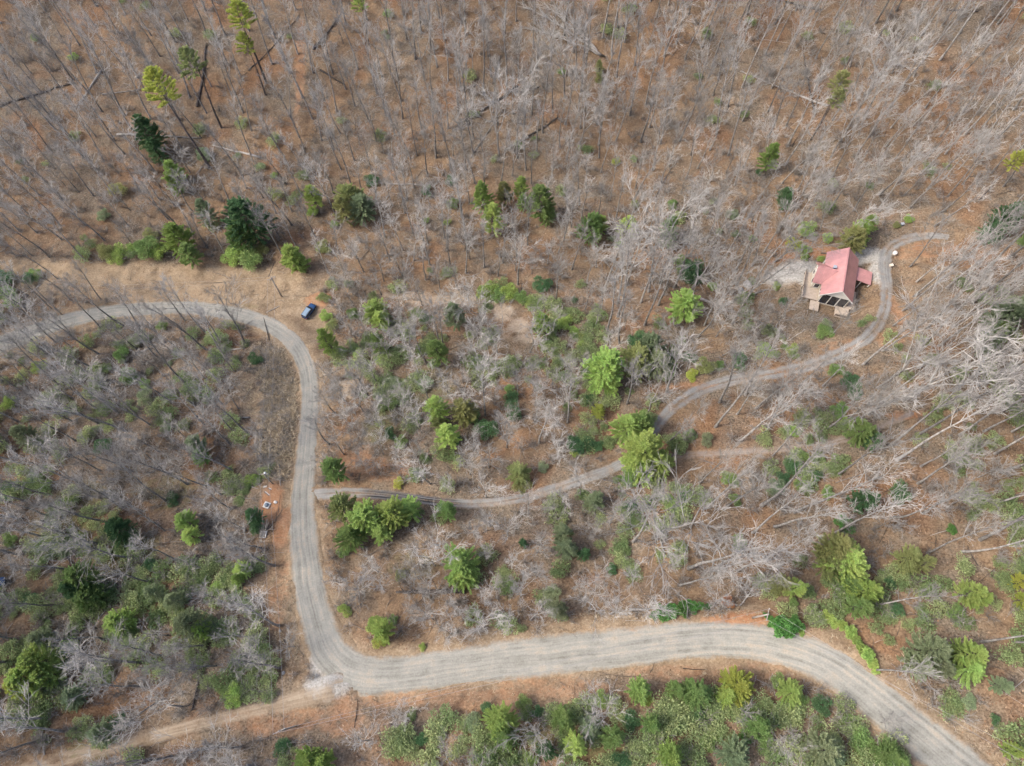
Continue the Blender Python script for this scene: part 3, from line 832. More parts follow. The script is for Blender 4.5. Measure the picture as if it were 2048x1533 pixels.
def limb_path(rg, p, d, L, n, wander, up):
    pts = [np.array(p, float)]; d = unit(np.array(d, float)); st = L/(n-1)
    for _ in range(n-1):
        d = unit(d + rg.normal(0, wander, 3) + np.array([0, 0, up]))
        pts.append(pts[-1] + d*st)
    return np.array(pts)

def along(path, t):
    f = t*(len(path)-1); i = min(int(f), len(path)-2); k = f-i
    return path[i]*(1-k) + path[i+1]*k, unit(path[i+1]-path[i])

def side(rg, d, ang):
    r = unit(np.cross(d, rg.normal(0, 1, 3)))
    return d*math.cos(ang) + r*math.sin(ang)

def bare_tree(seed, h, start, spread, limbs, subs, twigs, fork=1, upk=0.10, r_tw=0.021, el0=(34, 60)):
    rg = np.random.default_rng(seed)
    T, C, W = Tubes(), Tubes(), Tubes()                 # trunk, limbs, fine twigs
    r0 = 0.0088*h + 0.03
    stems = []
    tp = limb_path(rg, (0, 0, -0.3), (rg.normal(0, .04), rg.normal(0, .04), 1), h*(0.88 if fork == 1 else start+0.06), 10, 0.03, 0.05)
    T.add(tp, np.linspace(r0, r0*(0.22 if fork == 1 else 0.7), 10)*np.r_[1.35, np.ones(9)], 7)
    if fork == 1: stems.append((tp, r0, r0*0.22, start))
    else:
        p, d = along(tp, 1.0)
        for i in range(fork):
            a = i*2*math.pi/fork + rg.uniform(-.5, .5); e = rg.uniform(0.25, 0.6)
            q = limb_path(rg, p, (math.cos(a)*e, math.sin(a)*e, 1), h*(0.94-start)*rg.uniform(.75, 1), 9, 0.10, 0.06)
            C.add(q, np.linspace(r0*0.5, r0*0.10, 9), 6); stems.append((q, r0*0.5, r0*0.10, 0.15))
    ga = rg.uniform(0, 6.28)
    skew = rg.uniform(0, 6.28)
    for (sp, ra, rb, s0) in stems:
        nl = limbs // len(stems)
        for i in range(nl):
            t = s0 + (1-s0)*((i+rg.uniform(0, .9))/nl)**0.85
            t = min(t, 0.995)
            p, d = along(sp, t); ga += 2.4 + rg.uniform(-.6, .6)
            k = (t-s0)/(1-s0)
            L = h*spread*(0.5 + 0.75*math.sin(math.pi*(0.22+0.62*k)))*rg.uniform(0.5, 1.35)*(1+0.25*math.cos(ga-skew))
            el = R(rg.uniform(*el0) + 14*k)
            dd = np.array([math.cos(ga)*math.cos(el), math.sin(ga)*math.cos(el), math.sin(el)])
            q = limb_path(rg, p, dd, L, 7, 0.15, upk)
            rl = max(0.036, (ra*(1-t)+rb*t)*0.46)
            C.add(q, np.linspace(rl, 0.022, 7), 4)
            for j in range(subs):
                t2 = rg.uniform(0.18, 1.0); p2, d2 = along(q, t2)
                q2 = limb_path(rg, p2, side(rg, d2, R(rg.uniform(18, 50))), L*rg.uniform(0.25, 0.55)*(1.15-0.45*t2), 4, 0.17, upk*0.9)
                C.add(q2, np.linspace(0.030, 0.020, 4), 3)
                for m in range(twigs):
                    t3 = rg.uniform(0.15, 1.0); p3, d3 = along(q2, t3)
                    q3 = limb_path(rg, p3, side(rg, d3, R(rg.uniform(15, 50))), L*rg.uniform(0.10, 0.28), 3, 0.2, upk)
                    W.add(q3, (r_tw*1.1, r_tw*0.95, r_tw*0.5), 3)
    return T, C, W

BARE = {'tall': [], 'mid': [], 'broad': [], 'small': []}
def joined(name, tubes, mats):
    V, Q, MI, off = [], [], [], 0
    for k, tb in enumerate(tubes):
        V += tb.v; q = np.concatenate(tb.q); Q.append(q + off); MI.append(np.full(len(q), k, np.int32)); off += tb.n
    me = mesh_np(name, np.concatenate(V), [np.concatenate(Q)], mats[0], True)
    for m in mats[1:]: me.materials.append(m)
    me.polygons.foreach_set('material_index', np.concatenate(MI))
    return me
def add_bare(kind, *a, **kw):
    T, C, W = bare_tree(*a, **kw)
    BARE[kind].append((T.mesh('bare_trunk', M['bark']), joined('bare_crown', (C, W), (M['twig'], M['fine'])), joined('bare_tree_whole', (T, C, W), (M['bark'], M['twig'], M['fine'])), a[1]))
for i in range(5): add_bare('tall', 100+i, 27.0, 0.54, 0.145, 16, 6, 5, el0=(40, 64))
for i in range(4): add_bare('mid', 200+i, 21.0, 0.42, 0.195, 16, 6, 5)
for i in range(4): add_bare('broad', 300+i, 17.0, 0.26, 0.25, 18, 7, 6, fork=3, upk=0.06, el0=(25, 52))
for i in range(5): add_bare('small', 400+i, 10.5, 0.28, 0.29, 14, 6, 6, upk=0.06, r_tw=0.019, el0=(25, 55))

class Leaves:
    def __init__(s): s.v = []; s.n = 0
    def add(s, c, d, nrm, L, W):
        """many kite-shaped leaves: centre, direction, normal arrays"""
        c = np.asarray(c); d = d/(np.linalg.norm(d, axis=1, keepdims=True)+1e-9)
        w = np.cross(d, nrm); w /= (np.linalg.norm(w, axis=1, keepdims=True)+1e-9)
        L = np.asarray(L)[:, None]; W = np.asarray(W)[:, None]
        q = np.stack([c, c + d*L*0.45 + w*W*0.5, c + d*L, c + d*L*0.45 - w*W*0.5], 1)
        s.v.append(q.reshape(-1, 3)); s.n += len(c)
    def mesh(s, name, mat):
        return mesh_np(name, np.concatenate(s.v), [np.arange(s.n*4).reshape(-1, 4)], mat)

def pine(seed, h, r, start, nb, per, drop=0.0, needle=0.42):
    rg = np.random.default_rng(seed)
    T, Lf = Tubes(), Leaves()
    T.add(limb_path(rg, (0, 0, -0.3), (rg.normal(0, .03), rg.normal(0, .03), 1), h*0.97, 8, 0.02, 0.03), np.linspace(0.013*h, 0.03, 8), 7)
    lob = rg.uniform(0.84, 1.12, 9)
    ga = 0.0
    for i in range(nb):
        t = (i+rg.uniform(0, .8))/nb; z = h*(start + (0.99-start)*t); ga += 2.399 + rg.uniform(-.35, .35)
        prof = (1-t)**0.62*(0.6+0.4*min(1, t*5)) + 0.08
        L = r*prof*1.12*lob[int((ga % 6.283)/6.283*9) % 9]*rg.uniform(0.82, 1.1)
        el = R(rg.uniform(2, 22) + 30*t)
        q = limb_path(rg, (0, 0, z), (math.cos(ga)*math.cos(el), math.sin(ga)*math.cos(el), math.sin(el)), L, 5, 0.07, 0.03-drop)
        T.add(q, np.linspace(0.05*(1-t)+0.02, 0.012, 5), 3)
        n = max(6, int(per*(0.35+L/r)))
        tt = rg.uniform(0.22, 1.0, n)**0.75
        f = tt*4; k = np.clip(f.astype(int), 0, 3); fr = (f-k)[:, None]
        c = q[k]*(1-fr) + q[k+1]*fr; d = q[k+1]-q[k]; d /= np.linalg.norm(d, axis=1, keepdims=True)
        sd = rg.normal(0, 1, (n, 3)); sd[:, 2] = np.abs(sd[:, 2])*0.75+0.1
        c = c + rg.normal(0, .10, (n, 3))*np.array([1, 1, .6])
        dd = d*0.8 + sd*0.8
        nrm = rg.normal(0, .45, (n, 3)) + np.array([0, 0, 1.0])
        Lf.add(c, dd, nrm, rg.uniform(.6, 1.25, n)*needle, rg.uniform(.30, .52, n)*needle)
    return T, Lf

def shrub(seed, h, r, n, leaf, lobes=6, tight=1.0):
    rg = np.random.default_rng(seed)
    T, Lf = Tubes(), Leaves()
    cs = []
    for i in range(lobes):
        a = i*2.4+rg.uniform(-.4, .4); q = rg.uniform(0.25, .68)*r
        cs.append((math.cos(a)*q, math.sin(a)*q, h*rg.uniform(.35, .68), r*rg.uniform(.28, .5)*tight, h*rg.uniform(.2, .36)))
    cs.append((0, 0, h*.6, r*.5, h*.4))
    for (x, y, z, a, b) in cs:
        T.add(limb_path(rg, (x*.12, y*.12, -.2), (x, y, z), math.sqrt(x*x+y*y+z*z), 4, .1, .02), np.linspace(.05, .02, 4), 4)
        m = n//len(cs)
        u = rg.normal(0, 1, (m, 3)); u /= np.linalg.norm(u, axis=1, keepdims=True); u[:, 2] = np.where(u[:, 2] < -.3, -u[:, 2], u[:, 2])
        rad = rg.uniform(.45, 1.08, m)[:, None]
        c = np.array([x, y, z]) + u*rad*np.array([a, a, b])
        Lf.add(c, u + rg.normal(0, .6, (m, 3)), u*0.6 + np.array([0, 0, .9]) + rg.normal(0, .35, (m, 3)), rg.uniform(.6, 1.3, m)*leaf, rg.uniform(.4, .7, m)*leaf)
    return T, Lf

EVER = {}
def add_ever(kind, T, Lf, h, r):
    EVER.setdefault(kind, []).append((T.mesh(kind+'_trunk', M['pine_bark']), Lf.mesh(kind+'_foliage', M['leaf']), h, r))
for i in range(4): add_ever('pine', *pine(500+i, 10.5, 3.2, 0.16, 110, 250, needle=0.24), 10.5, 3.2)
for i in range(3): add_ever('big_pine', *pine(510+i, 13.0, 5.0, 0.14, 170, 420, needle=0.26), 13.0, 5.0)
for i in range(3): add_ever('tall_pine', *pine(520+i, 25.0, 3.4, 0.70, 62, 220, needle=0.30), 25.0, 3.4)
for i in range(3): add_ever('cedar', *pine(540+i, 6.0, 1.9, 0.03, 70, 120, 0.0, 0.22), 6.0, 1.9)
for i in range(4): add_ever('shrub', *shrub(560+i, 2.1, 2.0, 3200, 0.20), 2.1, 2.0)
for i in range(3): add_ever('laurel', *shrub(580+i, 2.4, 2.2, 2600, 0.30, 13, 0.62), 2.4, 2.2)

# ------------------------------------------------------------------ landmarks used to tell look-alike trees apart
LM = [('the red-roofed house', 1685, 550), ('the parked blue SUV', 619, 625), ('the pole in the tan clearing', 560, 580), ('the road junction', 690, 1360),
      ('the orange clay patch', 540, 1000), ('the top left corner', 0, 0), ('the top right corner', 2048, 0), ('the bottom left corner', 0, 1533), ('the bottom right corner', 2048, 1533),
      ('the middle of the top edge', 1024, 0), ('the middle of the left edge', 0, 766), ('the middle of the right edge', 2048, 766), ('the middle of the bottom edge', 1024, 1533),
      ('the picture centre', 1024, 766), ('the pale sandy clearing', 1022, 645), ('the black tar patch on the drive', 825, 997), ('the mouth of the drive', 630, 990),
      ('the fork in the drive', 1290, 890), ('the pole above dense bushes', 1520, 1232), ('the uprooted tree', 1205, 115), ('the drive bend below the house', 1770, 630),
      ('the dry grass bank', 565, 830), ('the crest of the upper left road curve', 333, 613), ('the two boulders', 1488, 577), ('the lollipop-shaped pine', 335, 190),
      ('the dark log on the upper slope', 980, 212), ('the long pale log, upper left', 315, 275), ('the star-shaped pine', 925, 1135), ('the flat-topped pine by the drive fork', 1300, 915),
      ('the end of the upper drive', 1985, 496), ('the quarter point of the top edge', 512, 0), ('the three-quarter point of the top edge', 1536, 0),
      ('the quarter point of the right edge', 2048, 383), ('the three-quarter point of the right edge', 2048, 1150), ('the quarter point of the left edge', 0, 383),
      ('the three-quarter point of the left edge', 0, 1150), ('the three-quarter point of the bottom edge', 1536, 1533), ('the quarter point of the bottom edge', 512, 1533),
      ('the leafy hedge by the lower road', 1360, 1225), ('the far end of the faint track', 1840, 818), ('the middle of the straight lower road', 1016, 1320), ('the road where it leaves at left', 0, 690)]
ORD = 'closest,second closest,third closest,fourth closest,fifth closest,sixth closest,seventh closest,eighth closest,ninth closest,tenth closest'.split(',') + \
      [w + ' closest' for w in 'eleventh twelfth thirteenth fourteenth fifteenth sixteenth seventeenth eighteenth nineteenth twentieth twenty-first twenty-second twenty-third twenty-fourth twenty-fifth twenty-sixth twenty-seventh twenty-eighth twenty-ninth thirtieth'.split()]
def rank_labels(pos, what):
    """rank every thing among the look-alikes that share its words"""
    out = [None]*len(pos)
    for w in sorted(set(what)):
        ids = [i for i in range(len(pos)) if what[i] == w]
        for i, l in zip(ids, _rank([pos[i] for i in ids], w)): out[i] = l
    return out
def _rank(pos, what):
    pos = np.array(pos, float); L = np.array([(a, b) for _, a, b in LM], float)
    D = np.linalg.norm(pos[:, None]-L[None], axis=2)
    rank = np.argsort(np.argsort(D, axis=0), axis=0)
    out = []
    for i in range(len(pos)):
        j = int(np.argmin(rank[i]*60 + D[i]*0.25))
        out.append(f'{what}, {ORD[min(rank[i, j], len(ORD)-1)]} to {LM[j][0]}')
    return out

# ------------------------------------------------------------------ evergreens seen in the photograph: (px, py, radius px, kind, colour)
CC = {'y': ((0.430, 0.470, 0.110), 'yellow-green'), 'b': ((0.340, 0.450, 0.130), 'bright green'), 'g': ((0.250, 0.360, 0.125), 'mid green'),
      'd': ((0.115, 0.215, 0.095), 'dark green'), 'o': ((0.340, 0.365, 0.150), 'olive green'), 's': ((0.300, 0.360, 0.205), 'grey-green'), 'v': ((0.440, 0.570, 0.180), 'lime green'), 'r': ((0.52, 0.25, 0.11), 'rust orange'), 'e': ((0.120, 0.260, 0.070), 'glossy green')}
EG = [(480,38,22,'t','y'),(490,92,17,'t','y'),(335,190,30,'t','y'),(378,132,23,'t','o'),(300,276,24,'p','d'),(314,306,17,'c','d'),(350,352,19,'c','b'),(356,378,13,'c','b'),(408,310,15,'s','s'),(147,117,9,'s','b'),(70,78,8,'s','g'),
 (238,382,14,'s','o'),(205,432,12,'s','s'),(495,450,34,'p','d'),(482,478,24,'p','g'),(408,425,20,'p','s'),(355,482,24,'p','b'),(372,508,20,'p','g'),(235,510,24,'s','b'),(212,508,20,'s','o'),(268,500,18,'s','b'),(292,498,20,'s','g'),(320,503,20,'s','b'),(300,470,16,'s','o'),
 (500,520,20,'s','g'),(470,515,16,'s','b'),(520,500,15,'s','o'),(580,512,22,'p','b'),(597,528,16,'c','b'),(626,396,17,'p','b'),(668,450,9,'s','b'),(645,497,15,'s','o'),(625,425,13,'s','b'),(553,276,7,'s','s'),(547,350,9,'s','b'),(520,335,10,'s','s'),
 (700,395,26,'p','o'),(722,412,27,'p','s'),(690,425,20,'p','o'),(745,360,14,'s','d'),(720,10,12,'t','b'),(777,30,9,'s','g'),(902,360,11,'s','d'),(905,408,10,'s','g'),(853,385,10,'s','d'),(852,440,9,'s','g'),(895,445,8,'s','b'),
 (968,402,20,'p','v'),(984,440,21,'p','v'),(1012,392,16,'p','o'),(1042,382,14,'p','v'),(1046,408,12,'p','b'),(1082,412,23,'p','g'),(1095,432,15,'p','g'),(1176,462,25,'p','g'),(1200,448,15,'p','b'),(1257,455,18,'p','v'),(1238,490,9,'s','b'),(1340,452,19,'p','g'),(1338,478,16,'p','s'),
 (1199,140,8,'c','o'),(1199,160,7,'c','o'),(1122,146,8,'s','g'),(1232,325,8,'s','y'),(1268,320,9,'s','g'),(1345,410,9,'s','g'),
 (1682,172,17,'t','o'),(1668,195,16,'t','o'),(1540,322,18,'p','b'),(1517,345,9,'s','d'),(1570,395,13,'p','d'),(1570,412,10,'c','d'),(1613,465,19,'s','g'),(1592,492,20,'s','y'),(1608,498,12,'s','b'),(1720,462,22,'p','b'),(1705,478,20,'p','o'),(1735,450,14,'p','b'),(1656,478,11,'s','b'),(1818,440,9,'s','b'),(1793,453,7,'s','o'),
 (2034,322,12,'t','y'),(2005,445,24,'p','d'),(1990,462,20,'p','d'),(2030,430,14,'p','d'),(2044,485,12,'s','g'),(1465,432,10,'s','s'),(1470,470,8,'s','s'),(1505,478,8,'s','g'),(1438,465,8,'s','s'),
 (1362,530,20,'s','g'),(1380,545,22,'s','d'),(1392,555,14,'s','d'),(1374,610,31,'p','v'),(1425,572,9,'s','b'),(1610,515,9,'s','b'),(1642,518,8,'s','b'),(1553,573,10,'s','b'),(1566,602,10,'s','d'),(1645,665,13,'s','g'),(1650,648,10,'s','s'),
 (15,585,22,'s','g'),(28,602,20,'s','g'),(8,560,16,'s','d'),(60,558,15,'s','d'),(72,553,11,'s','g'),(510,720,15,'s','d'),(325,655,10,'s','g'),(275,680,15,'s','s'),(245,713,14,'s','g'),(80,736,14,'s','b'),(262,752,17,'s','g'),(288,768,14,'s','g'),(292,795,14,'s','s'),(245,708,10,'s','s'),
 (18,810,15,'s','b'),(50,870,20,'p','s'),(205,893,17,'s','d'),(390,890,20,'p','s'),(402,910,16,'p','g'),(335,855,12,'s','s'),(505,962,15,'s','b'),(495,972,9,'s','g'),(100,800,18,'s','s'),(345,1000,16,'s','d'),(20,980,18,'s','d'),(70,960,16,'s','s'),(130,1010,18,'s','g'),
 (752,618,24,'p','v'),(762,640,17,'p','v'),(910,636,20,'p','s'),(850,640,10,'s','d'),(975,582,16,'s','b'),(998,595,15,'s','g'),(1020,588,19,'s','b'),(1042,598,16,'s','g'),(1062,606,14,'s','b'),(1085,573,16,'s','d'),(1148,600,9,'s','d'),
 (1085,650,20,'p','b'),(1102,660,16,'s','g'),(1128,648,13,'s','b'),(1148,660,12,'s','b'),(1160,678,12,'s','y'),(1168,695,10,'s','b'),(878,712,20,'p','g'),(868,728,14,'s','s'),(758,692,15,'p','g'),(762,715,12,'s','b'),(716,708,12,'s','b'),(660,690,19,'p','b'),(682,702,15,'s','b'),(652,634,15,'s','b'),(664,652,15,'s','o'),(646,596,11,'s','o'),(708,630,14,'s','g'),
 (1203,742,34,'p','v'),(1222,765,20,'p','v'),(1272,715,30,'p','o'),(1300,700,24,'p','s'),(1312,728,26,'p','s'),(1335,740,20,'s','g'),(1275,680,15,'s','d'),
 (875,826,20,'p','v'),(880,848,13,'p','o'),(930,826,24,'p','o'),(945,835,14,'s','g'),(895,874,20,'p','v'),(912,880,13,'s','d'),(975,858,19,'s','d'),(1022,795,16,'s','d'),(1025,822,16,'s','d'),(1018,780,12,'s','g'),(1150,892,17,'l','d'),(1175,888,18,'l','d'),(1196,894,14,'l','d'),(1150,906,10,'s','b'),(1176,800,12,'s','d'),(1197,822,13,'p','y'),
 (1255,862,27,'p','v'),(1280,850,20,'p','g'),(1298,908,40,'p','v'),(1278,932,30,'p','v'),(1318,925,28,'p','v'),(1262,955,16,'p','g'),(1235,960,10,'s','g'),(1040,945,20,'p','o'),(1045,968,14,'s','o'),(828,948,11,'s','b'),(797,968,12,'s','y'),(1085,935,12,'s','s'),(700,752,10,'s','s'),
 (685,1018,26,'p','o'),(732,1040,32,'p','v'),(760,1060,22,'p','v'),(788,1032,30,'p','v'),(815,1015,22,'p','v'),(890,1022,18,'p','g'),(700,1078,24,'p','g'),(690,1100,16,'s','g'),(670,945,20,'p','g'),(800,885,14,'s','g'),(780,870,16,'s','d'),(790,770,18,'s','s'),(765,790,16,'s','s'),(848,770,14,'s','s'),(1190,1000,18,'p','s'),(1160,985,9,'s','g'),
 (1412,738,15,'s','o'),(1440,732,13,'s','g'),(1478,725,15,'s','d'),(1382,752,11,'s','y'),(1532,702,14,'s','b'),(1585,698,13,'s','b'),(1550,710,12,'s','g'),(1380,715,14,'s','d'),(1670,740,14,'s','g'),(1700,765,14,'s','d'),(1712,790,16,'s','d'),(1672,825,14,'s','g'),(1685,815,12,'s','g'),(1600,838,15,'s','o'),(1588,862,12,'s','b'),(1692,845,12,'s','b'),
 (2005,640,28,'p','s'),(2028,625,22,'p','s'),(1992,668,26,'p','g'),(1970,690,18,'p','s'),(1728,862,26,'p','g'),(1748,880,18,'p','d'),(1585,935,24,'s','d'),(1600,912,16,'s','g'),(1565,955,16,'s','d'),(1550,978,16,'s','s'),(1605,970,14,'s','g'),(1460,960,18,'s','g'),(1415,880,14,'s','s'),(1380,870,12,'s','g'),(1630,950,14,'s','d'),(1655,985,14,'s','g'),(1720,1000,22,'p','d'),(1795,985,16,'s','d'),(1470,1000,14,'s','g'),(1370,990,14,'s','d'),(1345,1010,14,'s','g'),(1260,1015,14,'s','d'),
 (372,1040,19,'p','v'),(380,1068,15,'p','v'),(480,1138,16,'p','v'),(478,1158,12,'c','b'),(436,1172,14,'s','b'),(165,1160,26,'p','g'),(150,1180,22,'p','d'),(180,1195,24,'p','g'),(240,1060,24,'p','d'),(262,1075,14,'s','d'),(315,1190,17,'p','s'),(330,1200,13,'s','s'),(240,1240,24,'p','v'),(262,1250,16,'s','g'),(352,1205,17,'p','s'),(388,1250,24,'p','s'),(405,1262,17,'p','b'),
 (60,1355,30,'p','v'),(85,1325,28,'p','v'),(95,1345,22,'p','v'),(40,1375,20,'p','y'),(85,1275,20,'p','s'),(510,1035,17,'p','d'),(512,1055,13,'c','d'),(371,1335,11,'s','o'),(470,1395,19,'s','b'),(450,1385,12,'s','g'),(200,1470,20,'p','s'),(235,1445,16,'s','d'),(175,1465,14,'s','s'),(565,1498,16,'s','d'),(620,1520,24,'p','b'),(645,1528,20,'p','b'),(140,1395,20,'p','s'),(135,1300,16,'s','g'),(60,1200,14,'s','d'),(120,1100,16,'s','s'),(20,1080,15,'s','g'),(300,1130,14,'s','d'),(480,1350,12,'s','o'),
 (925,1130,36,'p','v'),(930,1152,22,'p','v'),(1122,1070,17,'p','s'),(1130,1095,20,'p','s'),(1166,1112,11,'c','d'),(1046,1088,8,'c','d'),(750,1248,17,'s','b'),(765,1262,19,'p','b'),(758,1285,16,'s','y'),(785,1240,13,'s','g'),(800,1150,13,'s','o'),(845,1295,9,'s','b'),(690,1220,12,'s','b'),(1115,1215,18,'p','s'),(1100,1190,14,'s','s'),
 (1000,1445,30,'p','v'),(1008,1475,22,'p','g'),(1278,1385,22,'p','v'),(1295,1398,14,'s','b'),(1050,1410,18,'s','g'),(1075,1425,16,'s','d'),(1125,1435,20,'p','g'),(1145,1420,16,'s','b'),(1200,1400,16,'s','g'),(1180,1455,20,'p','s'),(1150,1490,22,'p','v'),(1225,1475,20,'p','g'),(975,1420,15,'s','d'),(950,1445,15,'s','s'),(870,1450,13,'s','s'),(840,1480,16,'s','d'),(800,1490,15,'s','g'),(1090,1500,18,'p','d'),(1300,1450,18,'p','g'),(1330,1420,17,'s','d'),(1350,1380,17,'p','g'),(1385,1385,20,'p','g'),(1260,1440,15,'s','d'),(1060,1520,18,'s','g'),(1340,1515,22,'p','b'),(1240,1520,16,'s','d'),(1400,1430,16,'s','d'),
 (1310,1232,14,'l','e'),(1328,1226,15,'l','e'),(1346,1222,15,'l','e'),(1365,1218,15,'l','e'),(1384,1214,14,'l','e'),(1402,1212,13,'l','e'),(1416,1213,10,'l','e'),(1455,1207,13,'s','r'),(1240,1120,14,'s','g'),(1225,1140,12,'s','d'),
 (1545,1245,17,'l','e'),(1562,1255,19,'l','e'),(1575,1268,14,'l','e'),(1590,1250,16,'l','e'),(1533,1232,9,'l','e'),(1604,1268,8,'s','b'),(1652,1235,12,'l','b'),(1668,1244,13,'l','b'),(1685,1253,14,'l','b'),(1700,1265,14,'l','b'),(1712,1280,13,'l','b'),(1722,1295,13,'l','b'),(1733,1310,13,'l','b'),(1744,1326,13,'l','b'),(1752,1342,11,'l','b'),
 (1672,1105,34,'p','o'),(1692,1128,34,'p','v'),(1660,1130,26,'p','o'),(1705,1170,26,'p','g'),(1722,1188,28,'p','b'),(1712,1215,20,'p','g'),(1590,1172,20,'p','v'),(1562,1170,18,'p','o'),(1588,1205,13,'s','g'),(1815,1118,24,'p','o'),(1838,1132,18,'p','o'),(1850,1305,32,'p','s'),(1830,1325,24,'p','s'),(1872,1330,24,'p','s'),(1930,1310,28,'p','v'),(1945,1335,26,'p','v'),(1935,1188,22,'p','v'),(1958,1200,18,'p','b'),(1915,1230,16,'s','g'),(2042,1165,16,'p','y'),(2044,1200,14,'p','y'),(1790,1220,16,'s','d'),(1780,1165,14,'s','d'),(1685,1048,16,'s','e'),(1905,1060,13,'s','e'),(1480,1085,13,'s','g'),
 (1472,1372,28,'p','y'),(1455,1390,20,'p','b'),(1398,1395,22,'p','g'),(1580,1385,24,'p','v'),(1600,1400,18,'s','g'),(1560,1370,16,'s','g'),(1640,1500,28,'p','s'),(1662,1520,24,'p','s'),(1470,1508,26,'p','s'),(1780,1510,26,'p','g'),(1800,1525,20,'p','g'),(1510,1450,20,'p','g'),(1490,1475,16,'s','e'),(1530,1490,16,'s','g'),(1640,1410,16,'s','d'),(1560,1440,17,'s','d'),(1720,1480,18,'s','g'),(1420,1480,17,'s','g'),(1700,1440,13,'s','g'),(1940,1405,14,'s','s'),(1990,1440,14,'s','d'),(2020,1500,16,'p','b'),(2000,1370,16,'p','s')]
KN = {'t': ('tall_pine', 'pine_tree', 'tall pine tree with bare lower trunk', 'tree'), 'p': ('pine', 'pine_tree', 'bushy pine tree', 'tree'), 'c': ('cedar', 'cedar_tree', 'small pointed cedar', 'tree'),
      's': ('shrub', 'evergreen_shrub', 'rounded leafy shrub', 'shrub'), 'l': ('laurel', 'laurel_shrub', 'large-leaved laurel shrub', 'shrub')}
SPECIAL = {(335, 190): 'yellow-green lollipop-shaped tall pine on a bare leaning trunk, upper left woods',
           (925, 1130): 'lime green star-shaped pine standing alone in the lower wooded lot',
           (1298, 908): 'broad flat-topped lime green pine beside the fork in the drive',
           (1455, 1207): 'rust orange shrub beside the leafy hedge above the lower road'}
items = []
for e in EG:
    kind, nm, words, cat = KN[e[3]]
    if e[3] == 'p' and e[2] >= 24: kind = 'big_pine'
    protos = EVER[kind]; tr, fo, ph, pr = protos[(e[0]*7+e[1]*3) % len(protos)]
    frac = {'t': 0.82, 'p': 0.5, 'c': 0.3, 's': 0.4, 'l': 0.4}[e[3]]
    b = P(e[0], e[1]); s = e[2]/px_per_m(b)/pr*1.3
    for _ in range(2):
        b = P(e[0], e[1], ph*s*frac); s = e[2]/px_per_m(b + Vector((0, 0, ph*s*frac)))/pr*1.3
        if e[3] == 't': s = max(s, 0.7)
    items.append((e, kind, nm, words, cat, tr, fo, s, b))
by_cat = {}
for i, it in enumerate(items): by_cat.setdefault(it[4], []).append(i)
labs = {}
for cat, ids in by_cat.items():
    for i, l in zip(ids, rank_labels([items[i][0][:2] for i in ids], [CC[items[i][0][4]][1] + ' ' + items[i][3].split(' with')[0] for i in ids])): labs[i] = l
for i, (e, kind, nm, words, cat, tr, fo, s, b) in enumerate(items):
    t = thing(nm, b, random.uniform(0, 6.28), SPECIAL.get(e[:2], labs[i]), cat, {'tree': 'evergreen trees among the bare woods', 'shrub': 'evergreen shrubs under the trees'}[cat])
    t.rotation_euler = (random.gauss(0, .04), random.gauss(0, .04), random.uniform(0, 6.28))
    if e[3] == 's': s *= random.uniform(.75, 1.18)
    if e[3] == 'l': s *= random.uniform(.6, 1.15); b = b + Vector((random.gauss(0, .45), random.gauss(0, .45), 0))
    t.scale = (s*random.uniform(.85, 1.15), s*random.uniform(.85, 1.15), s*(random.uniform(.75, 1.25) if e[3] != 't' else 1))
    link('trunk' if cat == 'tree' else 'stem', tr, t)
    o = link('crown' if cat == 'tree' else 'foliage', fo, t)
    c = CC[e[4]][0]; k = random.uniform(.85, 1.15) if e[3] != 'l' else random.uniform(.7, 1.3)
    o.color = (c[0]*k*random.uniform(.93, 1.07), c[1]*k, c[2]*k, 1)

